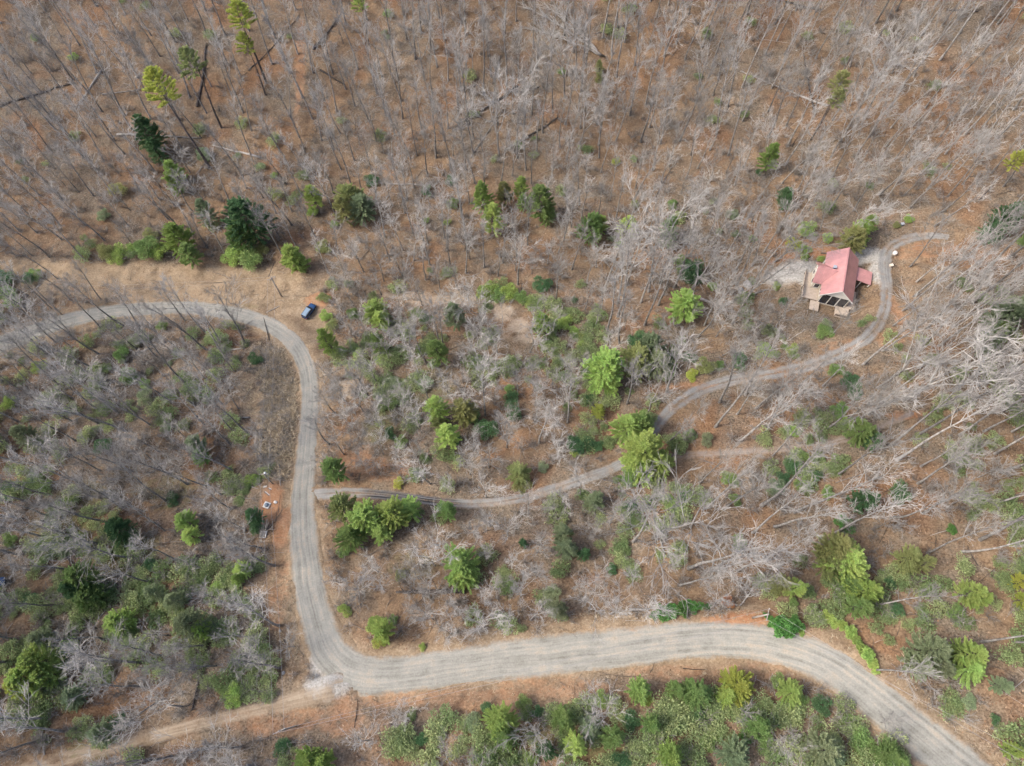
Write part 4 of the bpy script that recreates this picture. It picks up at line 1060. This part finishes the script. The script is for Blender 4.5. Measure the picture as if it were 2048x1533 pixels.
# ------------------------------------------------------------------ fallen logs: (px, py) of butt and tip, radius, tone
LOGS = [((0,215),(150,168),.26,'d','dark fallen trunk in a brush heap near the left edge, upper slope'),((205,190),(302,176),.17,'p','pale thin log left of the lollipop-shaped pine'),((205,140),(148,222),.22,'p','pale grey log crossing the dark brush heap, upper left'),
 ((235,272),(400,279),.25,'p','long pale log lying level, upper left woods'),((522,318),(425,292),.24,'p','pale log with splayed branches below the lollipop-shaped pine'),((395,215),(414,88),.30,'d','dark log pointing upslope right of the lollipop-shaped pine'),
 ((497,143),(600,32),.14,'d','thin dark log slanting across the slope below the yellow-green pines'),((626,100),(682,30),.30,'d','thick dark log slanting upslope near the top edge'),((640,142),(690,172),.22,'d','short dark log at middle of the upper left slope'),
 ((1036,175),(925,248),.28,'d','dark log slanting across the middle upper slope'),((1008,303),(1116,237),.26,'d','dark log below the slanting one, reaching up right'),((940,317),(1005,220),.14,'p','thin pale log steep on the middle upper slope'),
 ((1078,174),(1040,184),.20,'d','short dark log beside the dark slanting log'),((850,371),(760,367),.16,'p','thin pale log lying level above the olive pines'),((953,370),(930,312),.10,'p','very thin pale pole below the steep pale log'),
 ((1655,212),(1478,145),.20,'p','long pale log slanting across the upper right slope'),((1628,225),(1606,110),.20,'d','dark forked log lying downslope, upper right'),((1570,5),(1642,21),.20,'d','dark log at the top edge, right of middle'),((1892,20),(1955,26),.22,'d','dark log near the top right corner'),
 ((1445,612),(1530,580),.28,'p','dead fallen tree below the two boulders'),((1400,598),(1447,613),.24,'p','grey log end beside the dead fallen tree'),((276,706),(312,693),.22,'p','pale short log inside the road curve'),((490,697),(442,703),.16,'p','pale thin log beside the dark round shrub'),((500,706),(521,693),.14,'p','short pale stick-like log beside the dark round shrub, nearer it'),
 ((500,836),(440,838),.14,'p','thin pale log on the brush inside the bend'),((413,1302),(386,1420),.24,'d','long dark log pointing downhill, lower left woods'),((85,1042),(150,1135),.28,'d','dark log slanting under trees near the left edge'),((930,1182),(792,1186),.38,'d','thick dark rotten log below the star-shaped pine'),
 ((559,928),(563,972),.14,'p','pale slim pole beside the road at the clay patch'),((468,958),(517,977),.11,'p','thin pale pole left of the clay patch'),((86,1445),(92,1510),.14,'p','pale leaning stick near the dirt track end'),((1330,1115),(1308,1020),.16,'p','pale log pointing uphill right of the lot'),
 ((760,700),(800,690),.12,'d','thin dark log in the upper lot'),((985,170),(1002,110),.12,'d','thin dark log above the slanting dark log'),((1385,1085),(1440,1098),.12,'d','thin dark log on brown soil, lower right woods'),((1440,1140),(1500,1120),.13,'p','thin pale log in the lower right woods'),
 ((1190,70),(1262,45),.14,'d','thin dark log near the uprooted tree'),((1720,545),(1760,500),.01,'x',''),((1310,395),(1345,330),.12,'d','thin dark log right of the middle upper slope'),((30,430),(90,445),.13,'d','thin dark log near the left edge, middle slope')]
for i, (a, b, r, tone, lab) in enumerate(LOGS):
    if tone == 'x': continue
    r *= 1.3
    A, B = P(*a), P(*b); L = (B-A).length; rg = np.random.default_rng(900+i)
    n = max(6, int(L/1.6)); t = np.linspace(0, 1, n)
    x = A.x*(1-t)+B.x*t + np.cumsum(rg.normal(0, .05, n)); y = A.y*(1-t)+B.y*t + np.cumsum(rg.normal(0, .05, n))
    gz = height(x, y); z = np.maximum(gz, np.polyval(np.polyfit(t, gz, 2), t)) + r*0.75
    pts = np.stack([x-A.x, y-A.y, z-A.z], -1)
    root = thing('fallen_log', A, 0, lab, 'log', 'fallen logs on the forest floor')
    tb = Tubes(); tb.add(pts, np.linspace(r*1.15, r*0.45, n), 8, True)
    link('log_trunk', tb.mesh('log_trunk', M['log_pale' if tone == 'p' else 'log_dark']), root)
    if L > 7:
        tb = Tubes()
        for k in range(int(5 + L*0.5)):
            t2 = rg.uniform(.35, .98); p, d = along(pts, t2); dd = side(rg, d, R(rg.uniform(30, 60))); dd[2] = abs(dd[2])*0.6
            q = limb_path(rg, p, dd, rg.uniform(.8, 3.2), 5, .16, -.04); tb.add(q, np.linspace(r*.3, .02, 5), 4)
        link('branch', tb.mesh('branch', M['log_pale' if tone == 'p' else 'log_dark']), root)

# the big uprooted tree on the upper slope
A = P(1203, 114); rg = np.random.default_rng(77)
root = thing('uprooted_tree', A, 0, 'large uprooted tree lying upslope with its root plate showing, upper middle', 'log')
tb = Tubes(); br = Tubes()
for (tx, ty, r) in ((1042, 8, .42), (1075, 0, .3), (1060, 60, .26), (1110, 20, .22)):
    B = P(tx, ty); v = np.array(B-A); n = 12; t = np.linspace(0, 1, n)
    x = v[0]*t; y = v[1]*t; off = math.sin(t[5]*3)*0
    gz = height(A.x+x, A.y+y)-A.z
    pts = np.stack([x + np.cumsum(rg.normal(0, .12, n))*t, y + np.cumsum(rg.normal(0, .12, n))*t, np.maximum(gz, v[2]*t) + r + 0.9*np.sin(t*3.1)], -1)
    tb.add(pts, np.linspace(r, .07, n), 7, True)
    for k in range(26):
        p, d = along(pts, rg.uniform(.3, 1)); dd = side(rg, d, R(rg.uniform(20, 50))); dd[2] = abs(dd[2])
        q = limb_path(rg, p, dd, rg.uniform(2, 6), 6, .14, -.02); br.add(q, np.linspace(.09, .03, 6), 4)
        for m in range(4):
            p2, d2 = along(q, rg.uniform(.2, 1)); br.add(limb_path(rg, p2, side(rg, d2, .6), rg.uniform(.6, 2), 3, .2, 0), (.03, .026, .015), 3)
link('log_trunk', tb.mesh('log_trunk', M['log_pale']), root); link('branch', br.mesh('branch', M['twig']), root)
tb = Tubes()
for k in range(22):
    a = k*2.4; tb.add(limb_path(rg, (0, 0, .6), (math.cos(a)*.8+.5, -math.sin(a)*.5-.3, math.sin(a)*.9), rg.uniform(.8, 1.9), 4, .2, 0), np.linspace(.16, .03, 4), 4)
link('root_plate', tb.mesh('root_plate', M['log_dark']), root)

# ------------------------------------------------------------------ bare trees
LOT = [(655,565),(1202,613),(1230,910),(1190,1265),(800,1275),(705,1255),(668,1110),(655,700)]
def inpoly(px, py, poly):
    c = np.zeros(len(px), bool); n = len(poly)
    for i in range(n):
        (x0, y0), (x1, y1) = poly[i], poly[(i+1) % n]
        hit = ((y0 > py) != (y1 > py)) & (px < (x1-x0)*(py-y0)/(y1-y0+1e-9)+x0)
        c ^= hit
    return c
CLEAR = [(1560,590,70,36),(1590,600,60,40),(880,598,130,14),(1030,690,50,30),(600,640,60,60),(500,600,120,40),(1640,620,90,46),(1700,610,50,30),(330,560,330,40),(560,585,85,60),(30,545,120,28),(620,625,34,30),(548,1005,34,60),(570,840,40,120),(590,1090,40,90),(1590,548,56,26),(1685,550,70,58),(1745,515,40,28),(1025,645,44,46),(1300,1255,230,22),(1480,1245,120,24),(900,1400,240,26),(1180,1370,220,28),(1480,1335,120,22),(690,1430,110,34),(570,1440,60,30),(560,1250,28,160),(1680,1270,60,50),(1620,500,60,16),(1850,510,60,26),(640,720,24,130),(530,720,40,60),(520,800,40,60)]
OPEN = [(1690,545,80,62),(1600,548,66,36),(1775,550,26,75),(1800,480,70,18),(619,622,30,26),(1018,645,50,48)]
HERO = [(63,148,0,72,'tall'),(122,75,85,5,'tall'),(195,147,170,-25,'tall'),(228,197,196,105,'tall'),(503,262,472,125,'tall'),(582,238,568,110,'tall'),(668,300,628,165,'tall'),(380,195,300,10,'tall'),(120,452,15,330,'tall'),(65,512,-15,450,'tall'),(235,402,145,285,'mid'),(312,345,212,235,'mid'),(672,432,612,300,'mid'),(450,508,398,425,'mid'),(110,338,35,235,'mid'),
 (813,80,806,-25,'tall'),(785,112,772,10,'tall'),(796,156,780,50,'tall'),(919,124,914,-15,'tall'),(976,114,970,-10,'tall'),(982,154,980,45,'tall'),(944,213,924,100,'tall'),(1036,166,1030,50,'tall'),(1085,266,1085,120,'tall'),(1171,64,1174,-30,'tall'),(1157,222,1164,95,'tall'),(1161,258,1168,140,'tall'),(1024,352,1034,265,'broad'),(902,341,882,195,'mid'),(834,312,818,195,'tall'),(821,318,778,200,'mid'),(810,427,788,300,'tall'),(894,502,880,395,'tall'),(1147,356,1143,265,'mid'),(1128,482,1152,365,'mid'),(1220,402,1238,300,'tall'),(1305,342,1338,195,'mid'),(1240,482,1292,335,'mid'),(1232,282,1295,140,'mid'),
 (1485,242,1545,115,'mid'),(1530,332,1536,195,'broad'),(1628,232,1610,110,'mid'),(1700,212,1752,55,'tall'),(1780,216,1858,50,'tall'),(1790,318,1856,235,'mid'),(1802,322,1880,245,'mid'),(1850,322,1960,200,'tall'),(1680,472,1850,348,'broad'),(1880,426,1985,325,'tall'),(1870,452,2000,365,'tall'),(1640,462,1660,365,'broad'),(1420,512,1456,410,'tall'),(1600,350,1660,230,'mid'),
 (970,832,960,695,'mid'),(1078,886,1078,795,'mid'),(1060,706,1092,635,'broad'),(995,708,985,635,'broad'),(1135,846,1154,705,'mid'),(843,866,820,795,'small'),(770,866,732,795,'small'),(1160,992,1167,925,'small'),(972,996,968,940,'small'),(780,722,748,655,'small'),(852,726,812,645,'mid'),(880,692,862,605,'mid'),(886,692,880,615,'mid'),(1035,790,1040,725,'broad'),(928,935,918,895,'small'),(940,950,952,905,'small'),
 (1075,1106,1086,1055,'small'),(1042,1192,1040,1125,'small'),(1015,1072,1013,1015,'small'),(870,1132,836,1060,'broad'),(860,1197,832,1145,'small'),(1265,1172,1268,1140,'small'),(1210,1172,1196,1150,'small'),(720,1200,700,1150,'small'),
 (1445,712,1500,660,'broad'),(1370,746,1396,685,'small'),(1599,660,1634,628,'small'),(1664,670,1712,622,'small'),(1787,652,1880,580,'tall'),(1690,842,1840,735,'broad'),(1702,848,1850,775,'mid'),(1545,912,1625,835,'mid'),(1480,882,1575,795,'mid'),(1793,920,2060,735,'tall'),(1780,892,2010,745,'tall'),(1400,966,1456,905,'mid'),(1455,1012,1550,935,'mid'),(1590,1024,1800,915,'tall'),(1920,870,2075,760,'mid'),(1340,720,1360,655,'broad'),(1295,830,1310,735,'broad'),
 (1505,1066,1612,990,'tall'),(1670,1066,1815,975,'tall'),(1855,1106,2010,1025,'tall'),(1755,1210,1880,1175,'mid'),(1480,1212,1540,1150,'broad'),(1428,1212,1432,1150,'broad'),(1750,1340,1880,1338,'mid'),(1205,1432,1225,1400,'broad'),(1080,1462,1078,1480,'small'),(1760,1445,1790,1450,'broad'),(1480,1420,1500,1428,'small'),(1560,1470,1600,1490,'broad'),
 (455,722,372,600,'tall'),(375,772,225,585,'tall'),(250,862,20,800,'tall'),(345,805,215,712,'mid'),(300,850,195,775,'mid'),(60,742,-20,690,'mid'),(115,558,-5,465,'tall'),(55,592,-20,540,'tall'),(465,942,380,885,'mid'),(335,1005,195,915,'tall'),(200,942,95,880,'mid'),(330,1062,235,1000,'mid'),(557,1252,425,1228,'mid'),(560,1337,465,1330,'mid'),(548,1132,435,1095,'mid'),(492,1062,428,1030,'mid'),(440,765,385,690,'mid'),(350,1120,240,1085,'tall'),(300,1165,190,1140,'mid'),(410,1290,330,1290,'mid'),(390,1340,280,1340,'broad')]
trees = []                     # x, y, z, h, kind, hero, tilt x, tilt y
for (bx, by, tx, ty, k) in HERO:
    b = P(bx, by); d, h, ox, oy = fit_height(b, tx, ty, 7, 33)
    if k == 'small': h = min(max(h, 7), 13)
    h = min(h, {'tall': 31, 'mid': 26, 'broad': 18, 'small': 13}[k])
    lim = 0.22*h; q = min(1.0, lim/max(d, 1e-6))
    trees.append([b.x, b.y, b.z, h, k, True, ox*q, oy*q])
# the rest by dart throwing, spacing and size by the stand they grow in
cand = np.column_stack([RNG.uniform(-185, 185, 50000), RNG.uniform(-40, 222, 50000)])
cz = height(cand[:, 0], cand[:, 1]); cd, _, ck = road_near(cand[:, 0], cand[:, 1])
cx, cy = proj(cand[:, 0], cand[:, 1], cz)
ok = (cd > 2.2) & (cx > -260) & (cx < 2310) & (cy > -240) & (cy < 1690)
for (a, b_, rx, ry) in CLEAR: ok &= ((cx-a)/rx)**2 + ((cy-b_)/ry)**2 > 1
cand, cz, cx, cy = cand[ok], cz[ok], cx[ok], cy[ok]
lot = inpoly(cx, cy, LOT)
cell = {}
def near_free(x, y, r):
    i, j = int(x//8), int(y//8)
    for a in (-1, 0, 1):
        for b in (-1, 0, 1):
            for (u, v, q) in cell.get((i+a, j+b), ()):
                if (u-x)**2 + (v-y)**2 < (0.5*(q+r))**2: return False
    return True
def occupy(x, y, r): cell.setdefault((int(x//8), int(y//8)), []).append((x, y, r))
for t in trees: occupy(t[0], t[1], 4.4)
for it in items:
    big = it[0][3] in 'pt'
    occupy(it[8].x, it[8].y, 6.5 if big else 4.2)
    v2 = Vector((it[8].x, it[8].y)); n2 = v2.normalized(); far = min(1.0, v2.length/90)
    if big: occupy(v2.x - n2.x*5*far, v2.y - n2.y*5*far, 5.0)
for i in range(len(cand)):
    x, y = cand[i]; u, v = cx[i], cy[i]
    rr = random.random()
    if lot[i]: sp, h, k = 3.35, random.uniform(7.5, 17), ('small' if rr < .66 else 'mid' if rr < .88 else 'broad')
    elif v > 1370 and u > 600: sp, h, k = 4.0, random.uniform(8, 15), ('small' if rr < .6 else 'broad')
    elif u < 640 and v > 960: sp, h, k = 3.7, random.uniform(12, 25), ('small' if rr < .28 else 'mid' if rr < .75 else 'broad' if rr < .83 else 'tall')
    elif u < 640 and v > 600: sp, h, k = 3.85, random.uniform(13, 26), ('small' if rr < .25 else 'mid' if rr < .65 else 'tall')
    elif u > 1200 and v > 460: sp, h, k = 3.8, random.uniform(18, 33), ('small' if rr < .2 else 'mid' if rr < .45 else 'tall' if rr < .94 else 'broad')
    elif v > 330: sp, h, k = 4.3, random.uniform(12, 25), ('small' if rr < .28 else 'mid' if rr < .62 else 'tall')
    elif u < 700: sp, h, k = 5.6, random.uniform(17, 31), ('small' if rr < .15 else 'mid' if rr < .4 else 'tall')
    else: sp, h, k = 4.8, random.uniform(17, 32), ('small' if rr < .15 else 'mid' if rr < .35 else 'tall' if rr < .97 else 'broad')
    if k == 'small': h = min(h, random.uniform(6.5, 13))
    if k == 'tall': h = max(h, 17)
    if not near_free(x, y, sp): continue
    if u > 1400 or 560 < u < 1130:                     # the photograph shows these places free of overhanging crowns
        hs = h*np.array([.35, .6, .8, 1.0]); qu, qv = proj(np.full(4, x), np.full(4, y), cz[i] + hs)
        if any((((qu-a)/rx)**2 + ((qv-b_)/ry)**2 < 1).any() for (a, b_, rx, ry) in OPEN): continue
    occupy(x, y, sp)
    trees.append([x, y, cz[i], h, k, False, random.gauss(0, .045)*h, random.gauss(0, .045)*h])
# the 300 that show largest stand on their own, the others are one wood
arr = np.array([[t[0], t[1], t[2], t[3]] for t in trees])
ax, ay = proj(arr[:, 0], arr[:, 1], arr[:, 2]); bx_, by_ = proj(arr[:, 0], arr[:, 1], arr[:, 2]+arr[:, 3])
size = np.hypot(bx_-ax, by_-ay) + 6.0*arr[:, 3]*0.5
inside = (ax > 0) & (ax < 2048) & (ay > 0) & (ay < 1533)
score = np.where(inside, size, -1) + np.array([1000*t[5] for t in trees])*inside
order = np.argsort(-score)
single = [int(i) for i in order[:300] if inside[i]]
sset = set(single)
WORDS = {'tall': 'tall slim bare tree', 'mid': 'bare grey hardwood tree', 'broad': 'broad forked bare tree', 'small': 'small spreading bare tree'}
lab = rank_labels([((ax[i]+bx_[i])/2, (ay[i]+by_[i])/2) for i in single], [WORDS[trees[i][4]] for i in single])
for i, l in zip(single, lab):
    x, y, z, h, k, hero, ox, oy = trees[i]
    T_, C_, J_, ph = BARE[k][i % len(BARE[k])]
    t = thing('bare_tree', (x, y, z), 0, l, 'tree', 'leafless hardwood trees')
    q = Vector((ox, oy, h)).to_track_quat('Z', 'Y') @ Euler((0, 0, random.uniform(0, 6.28))).to_quaternion()
    t.rotation_euler = q.to_euler(); s = h/(ph*1.0); w = s*random.uniform(.78, 1.0) if s > .75 else s*1.1
    t.scale = (w, w, s)
    link('trunk', T_, t); link('crown', C_, t)

def wood(name, protos, pts, label):
    """one object: a mesh of points carrying rotation, scale and kind, grown into plants by geometry nodes"""
    pc = bpy.data.collections.new(name + '_kinds')
    for i, me_ in enumerate(protos):
        pc.objects.link(bpy.data.objects.new('%s_kind_%02d' % (name, i), me_))
    pts = np.array(pts, np.float32)
    me = bpy.data.meshes.new(name); me.vertices.add(len(pts)); me.vertices.foreach_set('co', np.ascontiguousarray(pts[:, :3]).ravel())
    a = me.attributes.new('turn', 'FLOAT_VECTOR', 'POINT'); a.data.foreach_set('vector', np.ascontiguousarray(pts[:, 3:6]).ravel())
    a = me.attributes.new('grow', 'FLOAT_VECTOR', 'POINT'); a.data.foreach_set('vector', np.ascontiguousarray(pts[:, 6:9]).ravel())
    a = me.attributes.new('pick', 'INT', 'POINT'); a.data.foreach_set('value', pts[:, 9].astype(np.int32))
    o = tag(link(name, me), label, kind='stuff')
    ng = bpy.data.node_groups.new(name + '_nodes', 'GeometryNodeTree')
    ng.interface.new_socket('Geometry', in_out='INPUT', socket_type='NodeSocketGeometry'); ng.interface.new_socket('Geometry', in_out='OUTPUT', socket_type='NodeSocketGeometry')
    gi = ng.nodes.new('NodeGroupInput'); go = ng.nodes.new('NodeGroupOutput'); ip = ng.nodes.new('GeometryNodeInstanceOnPoints'); ci = ng.nodes.new('GeometryNodeCollectionInfo')
    ci.inputs['Collection'].default_value = pc; ci.inputs['Separate Children'].default_value = True; ci.inputs['Reset Children'].default_value = True
    ip.inputs['Pick Instance'].default_value = True
    def na(nm, ty):
        n_ = ng.nodes.new('GeometryNodeInputNamedAttribute'); n_.data_type = ty; n_.inputs['Name'].default_value = nm
        return [s for s in n_.outputs if s.enabled and s.name == 'Attribute'][0]
    er = ng.nodes.new('FunctionNodeEulerToRotation')
    L = ng.links.new
    L(gi.outputs[0], ip.inputs['Points']); L(ci.outputs[0], ip.inputs['Instance']); L(na('pick', 'INT'), ip.inputs['Instance Index'])
    L(na('turn', 'FLOAT_VECTOR'), er.inputs[0]); L(er.outputs[0], ip.inputs['Rotation']); L(na('grow', 'FLOAT_VECTOR'), ip.inputs['Scale']); L(ip.outputs[0], go.inputs[0])
    md = o.modifiers.new('grow', 'NODES'); md.node_group = ng
    return o

flat = []; first = {}
for k in ('tall', 'mid', 'broad', 'small'):
    first[k] = len(flat); flat += [p[2] for p in BARE[k]]
pts = []
for i, t in enumerate(trees):
    if i in sset: continue
    x, y, z, h, k, hero, ox, oy = t
    q = (Vector((ox, oy, h)).to_track_quat('Z', 'Y') @ Euler((0, 0, random.uniform(0, 6.28))).to_quaternion()).to_euler()
    s = h/BARE[k][0][3]; w = s*random.uniform(.9, 1.15) if s > .75 else s*1.15
    pts.append((x, y, z, q.x, q.y, q.z, w, w, s, first[k] + i % len(BARE[k])))
wood('bare_woodland', flat, pts, 'mass of smaller leafless trees covering the hillsides')
print('TREES', len(trees), 'single', len(single), 'wood', len(pts))

# ------------------------------------------------------------------ undergrowth, brush, grass, sticks, leaves
def brush_mesh(seed, h, n):
    rg = np.random.default_rng(seed); C = Tubes()
    for i in range(n):
        a = i*2.4; e = rg.uniform(.25, .95)
        q = limb_path(rg, (rg.normal(0, .15), rg.normal(0, .15), -.1), (math.cos(a)*e, math.sin(a)*e, 1), h*rg.uniform(.6, 1.1), 5, .14, .0)
        C.add(q, np.linspace(.030, .018, 5), 3)
        for j in range(6):
            p, d = along(q, rg.uniform(.25, 1)); C.add(limb_path(rg, p, side(rg, d, R(rg.uniform(25, 60))), h*rg.uniform(.15, .42), 3, .2, .03), (.022, .019, .010), 3)
    return C.mesh('brush_kind', M['brush'])
brush_protos = [brush_mesh(700+i, 2.4, 13) for i in range(4)]
def under_mesh(seed):
    T, Lf = shrub(seed, 1.9, 1.8, 900, 0.24, 7)
    return Lf.mesh('undergrowth_kind', M['under'])
under_protos = [under_mesh(740+i) for i in range(4)]

n = 22000
c = np.column_stack([RNG.uniform(-175, 175, n), RNG.uniform(-36, 215, n)])
z = height(c[:, 0], c[:, 1]); d, _, _k = road_near(c[:, 0], c[:, 1]); u, v = proj(c[:, 0], c[:, 1], z)
base_ok = (d > 0.9) & (u > -120) & (u < 2170) & (v > -120) & (v < 1640)
clr = np.ones(n, bool)
for (a, b_, rx, ry) in CLEAR: clr &= ((u-a)/rx)**2 + ((v-b_)/ry)**2 > 1
dens = np.where(v < 330, 0.26, 0.5); dens = np.where(inpoly(u, v, LOT), 0.62, dens); dens = np.where((u < 600) & (v > 620), 1.1, dens)
dens = np.where((v > 1370) & (u > 560), 0.7, dens)
pick = base_ok & clr & (RNG.uniform(0, 1, n) < 0.5*dens*(0.35 + 1.3*vnoise(c[:, 0], c[:, 1], 13, 31)))
pts = []
for i in np.nonzero(pick)[0]:
    s = random.uniform(.55, 1.45); pts.append((c[i, 0], c[i, 1], z[i], 0, 0, random.uniform(0, 6.28), s, s, s*random.uniform(.7, 1.2), random.randrange(4)))
rb = np.random.default_rng(88)
a_, b_ = rb.uniform(500, 600, 420), rb.uniform(690, 960, 420)
x_, y_, z_ = at(a_, b_); d_ = road_near(x_, y_)[0]
for i in np.nonzero((d_ > 2.2) & (d_ < 10))[0]:
    s = rb.uniform(.25, .6); pts.append((x_[i], y_[i], z_[i], 0, 0, rb.uniform(0, 6.28), s*1.5, s*1.5, s*.7, int(rb.integers(4))))
wood('bare_brush', brush_protos, pts, 'leafless brown brush growing under the trees')

und = np.full(n, 0.02); und = np.where((u < 580) & (v > 640), .20, und); und = np.where((u < 580) & (v > 930), .52, und); und = np.where((v > 1385) & (u > 780), 1.3, und)
und = np.where((u > 1230) & (v > 780) & (v < 1300), .46, und); und = np.where(inpoly(u, v, LOT) & (v < 900), .50, und); und = np.where(inpoly(u, v, LOT) & (v > 900), .20, und)
und = np.where((u > 1660) & (v > 1180), .6, und); und = np.where((u > 1260) & (v > 560) & (v < 780), .16, und); und = np.where((u > 150) & (u < 640) & (v > 330) & (v < 520), .12, und)
patch = sm(.30, .72, vnoise(c[:, 0], c[:, 1], 15, 41)); patch = np.where((v > 1385) & (u > 700), .35 + .65*patch, patch)
pick = base_ok & clr & (RNG.uniform(0, 1, n) < und*1.1*patch)
pts = []
for i in np.nonzero(pick)[0]:
    s = random.uniform(.45, 1.15)*(1.55 if v[i] > 1385 and u[i] > 780 else 1.35); pts.append((c[i, 0]+.7, c[i, 1]-.5, float(z[i]), 0, 0, random.uniform(0, 6.28), s, s, s*random.uniform(.7, 1.1), random.randrange(4)))
wood('green_undergrowth', under_protos, pts, 'low dull green undergrowth beneath the bare trees')

# dry grass tussocks on the bank inside the bend and along the verges
Lf = Leaves()
def tuss(px0, px1, py0, py1, count, hmax, seed, dmin=0.4, dmax=99, shape=None):
    rg = np.random.default_rng(seed)
    a = rg.uniform(px0, px1, count); b = rg.uniform(py0, py1, count)
    x, y, zz = at(a, b); d, _, _ = road_near(x, y)
    keep = (d > dmin) & (d < dmax)
    if shape: keep &= ((a-shape[0])/shape[2])**2 + ((b-shape[1])/shape[3])**2 < 1
    x, y, zz = x[keep], y[keep], zz[keep]
    m = 26
    for i in range(len(x)):
        s = rg.uniform(.5, 1.2)*hmax; lean = rg.normal(0, .5, 2)
        c_ = np.array([x[i], y[i], zz[i]-.08]) + np.column_stack([rg.normal(0, .22*s, (m, 2)), np.zeros(m)])
        dd = np.column_stack([rg.normal(0, .75, (m, 2)) + lean, rg.uniform(.12, .6, m)])
        Lf.add(c_, dd, rg.normal(0, 1, (m, 3)), rg.uniform(.6, 1.3, m)*s, rg.uniform(.07, .15, m)*s)
tuss(505, 606, 700, 960, 1500, 1.15, 1, 1.2, 9, None)
tuss(480, 600, 680, 830, 420, 0.7, 2, 1.5, 16, (545, 780, 55, 110))
tuss(0, 640, 520, 612, 420, 0.45, 3, .8)
tuss(1090, 1520, 1225, 1272, 330, 0.5, 4, .5, 6)
tuss(690, 1500, 1340, 1425, 420, 0.4, 5, .5, 7)
tuss(1640, 2040, 1250, 1533, 330, 0.55, 6, .5, 7)
tuss(545, 600, 1150, 1330, 260, 0.5, 7, .5, 6)
tuss(640, 720, 690, 1240, 330, 0.5, 8, .5, 6)
tag(link('dry_grass', Lf.mesh('dry_grass', M['grass'])), 'tan dry grass tussocks on the road banks', kind='stuff')

n = 9000
x = RNG.uniform(-165, 165, n); y = RNG.uniform(-30, 205, n); d, _, _ = road_near(x, y); keep = d > 1.2
x, y = x[keep], y[keep]; n = len(x); an = RNG.uniform(0, 6.28, n); L = RNG.gamma(2.2, .75, n) + .4
big = RNG.uniform(0, 1, n) < .06; L = np.where(big, L*2.2+1.5, L)
x2, y2 = x + np.cos(an)*L, y + np.sin(an)*L
z1, z2 = height(x, y)+.05, height(x2, y2)+RNG.uniform(.03, .3, n)
tb = Tubes()
for i in range(n):
    r = random.uniform(.02, .06)*(2.2 if big[i] else 1); tb.add([(x[i], y[i], z1[i]), ((x[i]+x2[i])/2 + random.gauss(0, .12), (y[i]+y2[i])/2 + random.gauss(0, .12), (z1[i]+z2[i])/2+.05), (x2[i], y2[i], z2[i])], (r, r*.8, r*.4), 3)
tag(link('fallen_sticks', tb.mesh('fallen_sticks', M['sticks'])), 'scattered broken sticks on the forest floor', kind='stuff')

n = 110000
x = RNG.uniform(-165, 165, n); y = RNG.uniform(-30, 205, n); d, _, _ = road_near(x, y)
z = height(x, y); u, v = proj(x, y, z)
keep = (d > 1.0) & (u > -60) & (u < 2110) & (v > -60) & (v < 1600)
for (a, b_, rx, ry) in CLEAR: keep &= (((u-a)/rx)**2 + ((v-b_)/ry)**2 > 1.0) | (RNG.uniform(0, 1, n) < .15)
keep &= RNG.uniform(0, 1, n) < 0.25 + vnoise(x, y, 6, 51)
x, y, z = x[keep], y[keep], z[keep]; n = len(x)
Lf = Leaves(); an = RNG.uniform(0, 6.28, n)
Lf.add(np.column_stack([x, y, z+.03]), np.column_stack([np.cos(an), np.sin(an), RNG.uniform(-.1, .35, n)]), np.column_stack([RNG.normal(0, .4, (n, 2)), np.ones(n)]), RNG.uniform(.18, .5, n), RNG.uniform(.12, .32, n))
tag(link('leaf_litter', Lf.mesh('leaf_litter', M['leaves'])), 'loose brown fallen leaves covering the forest floor', kind='stuff')
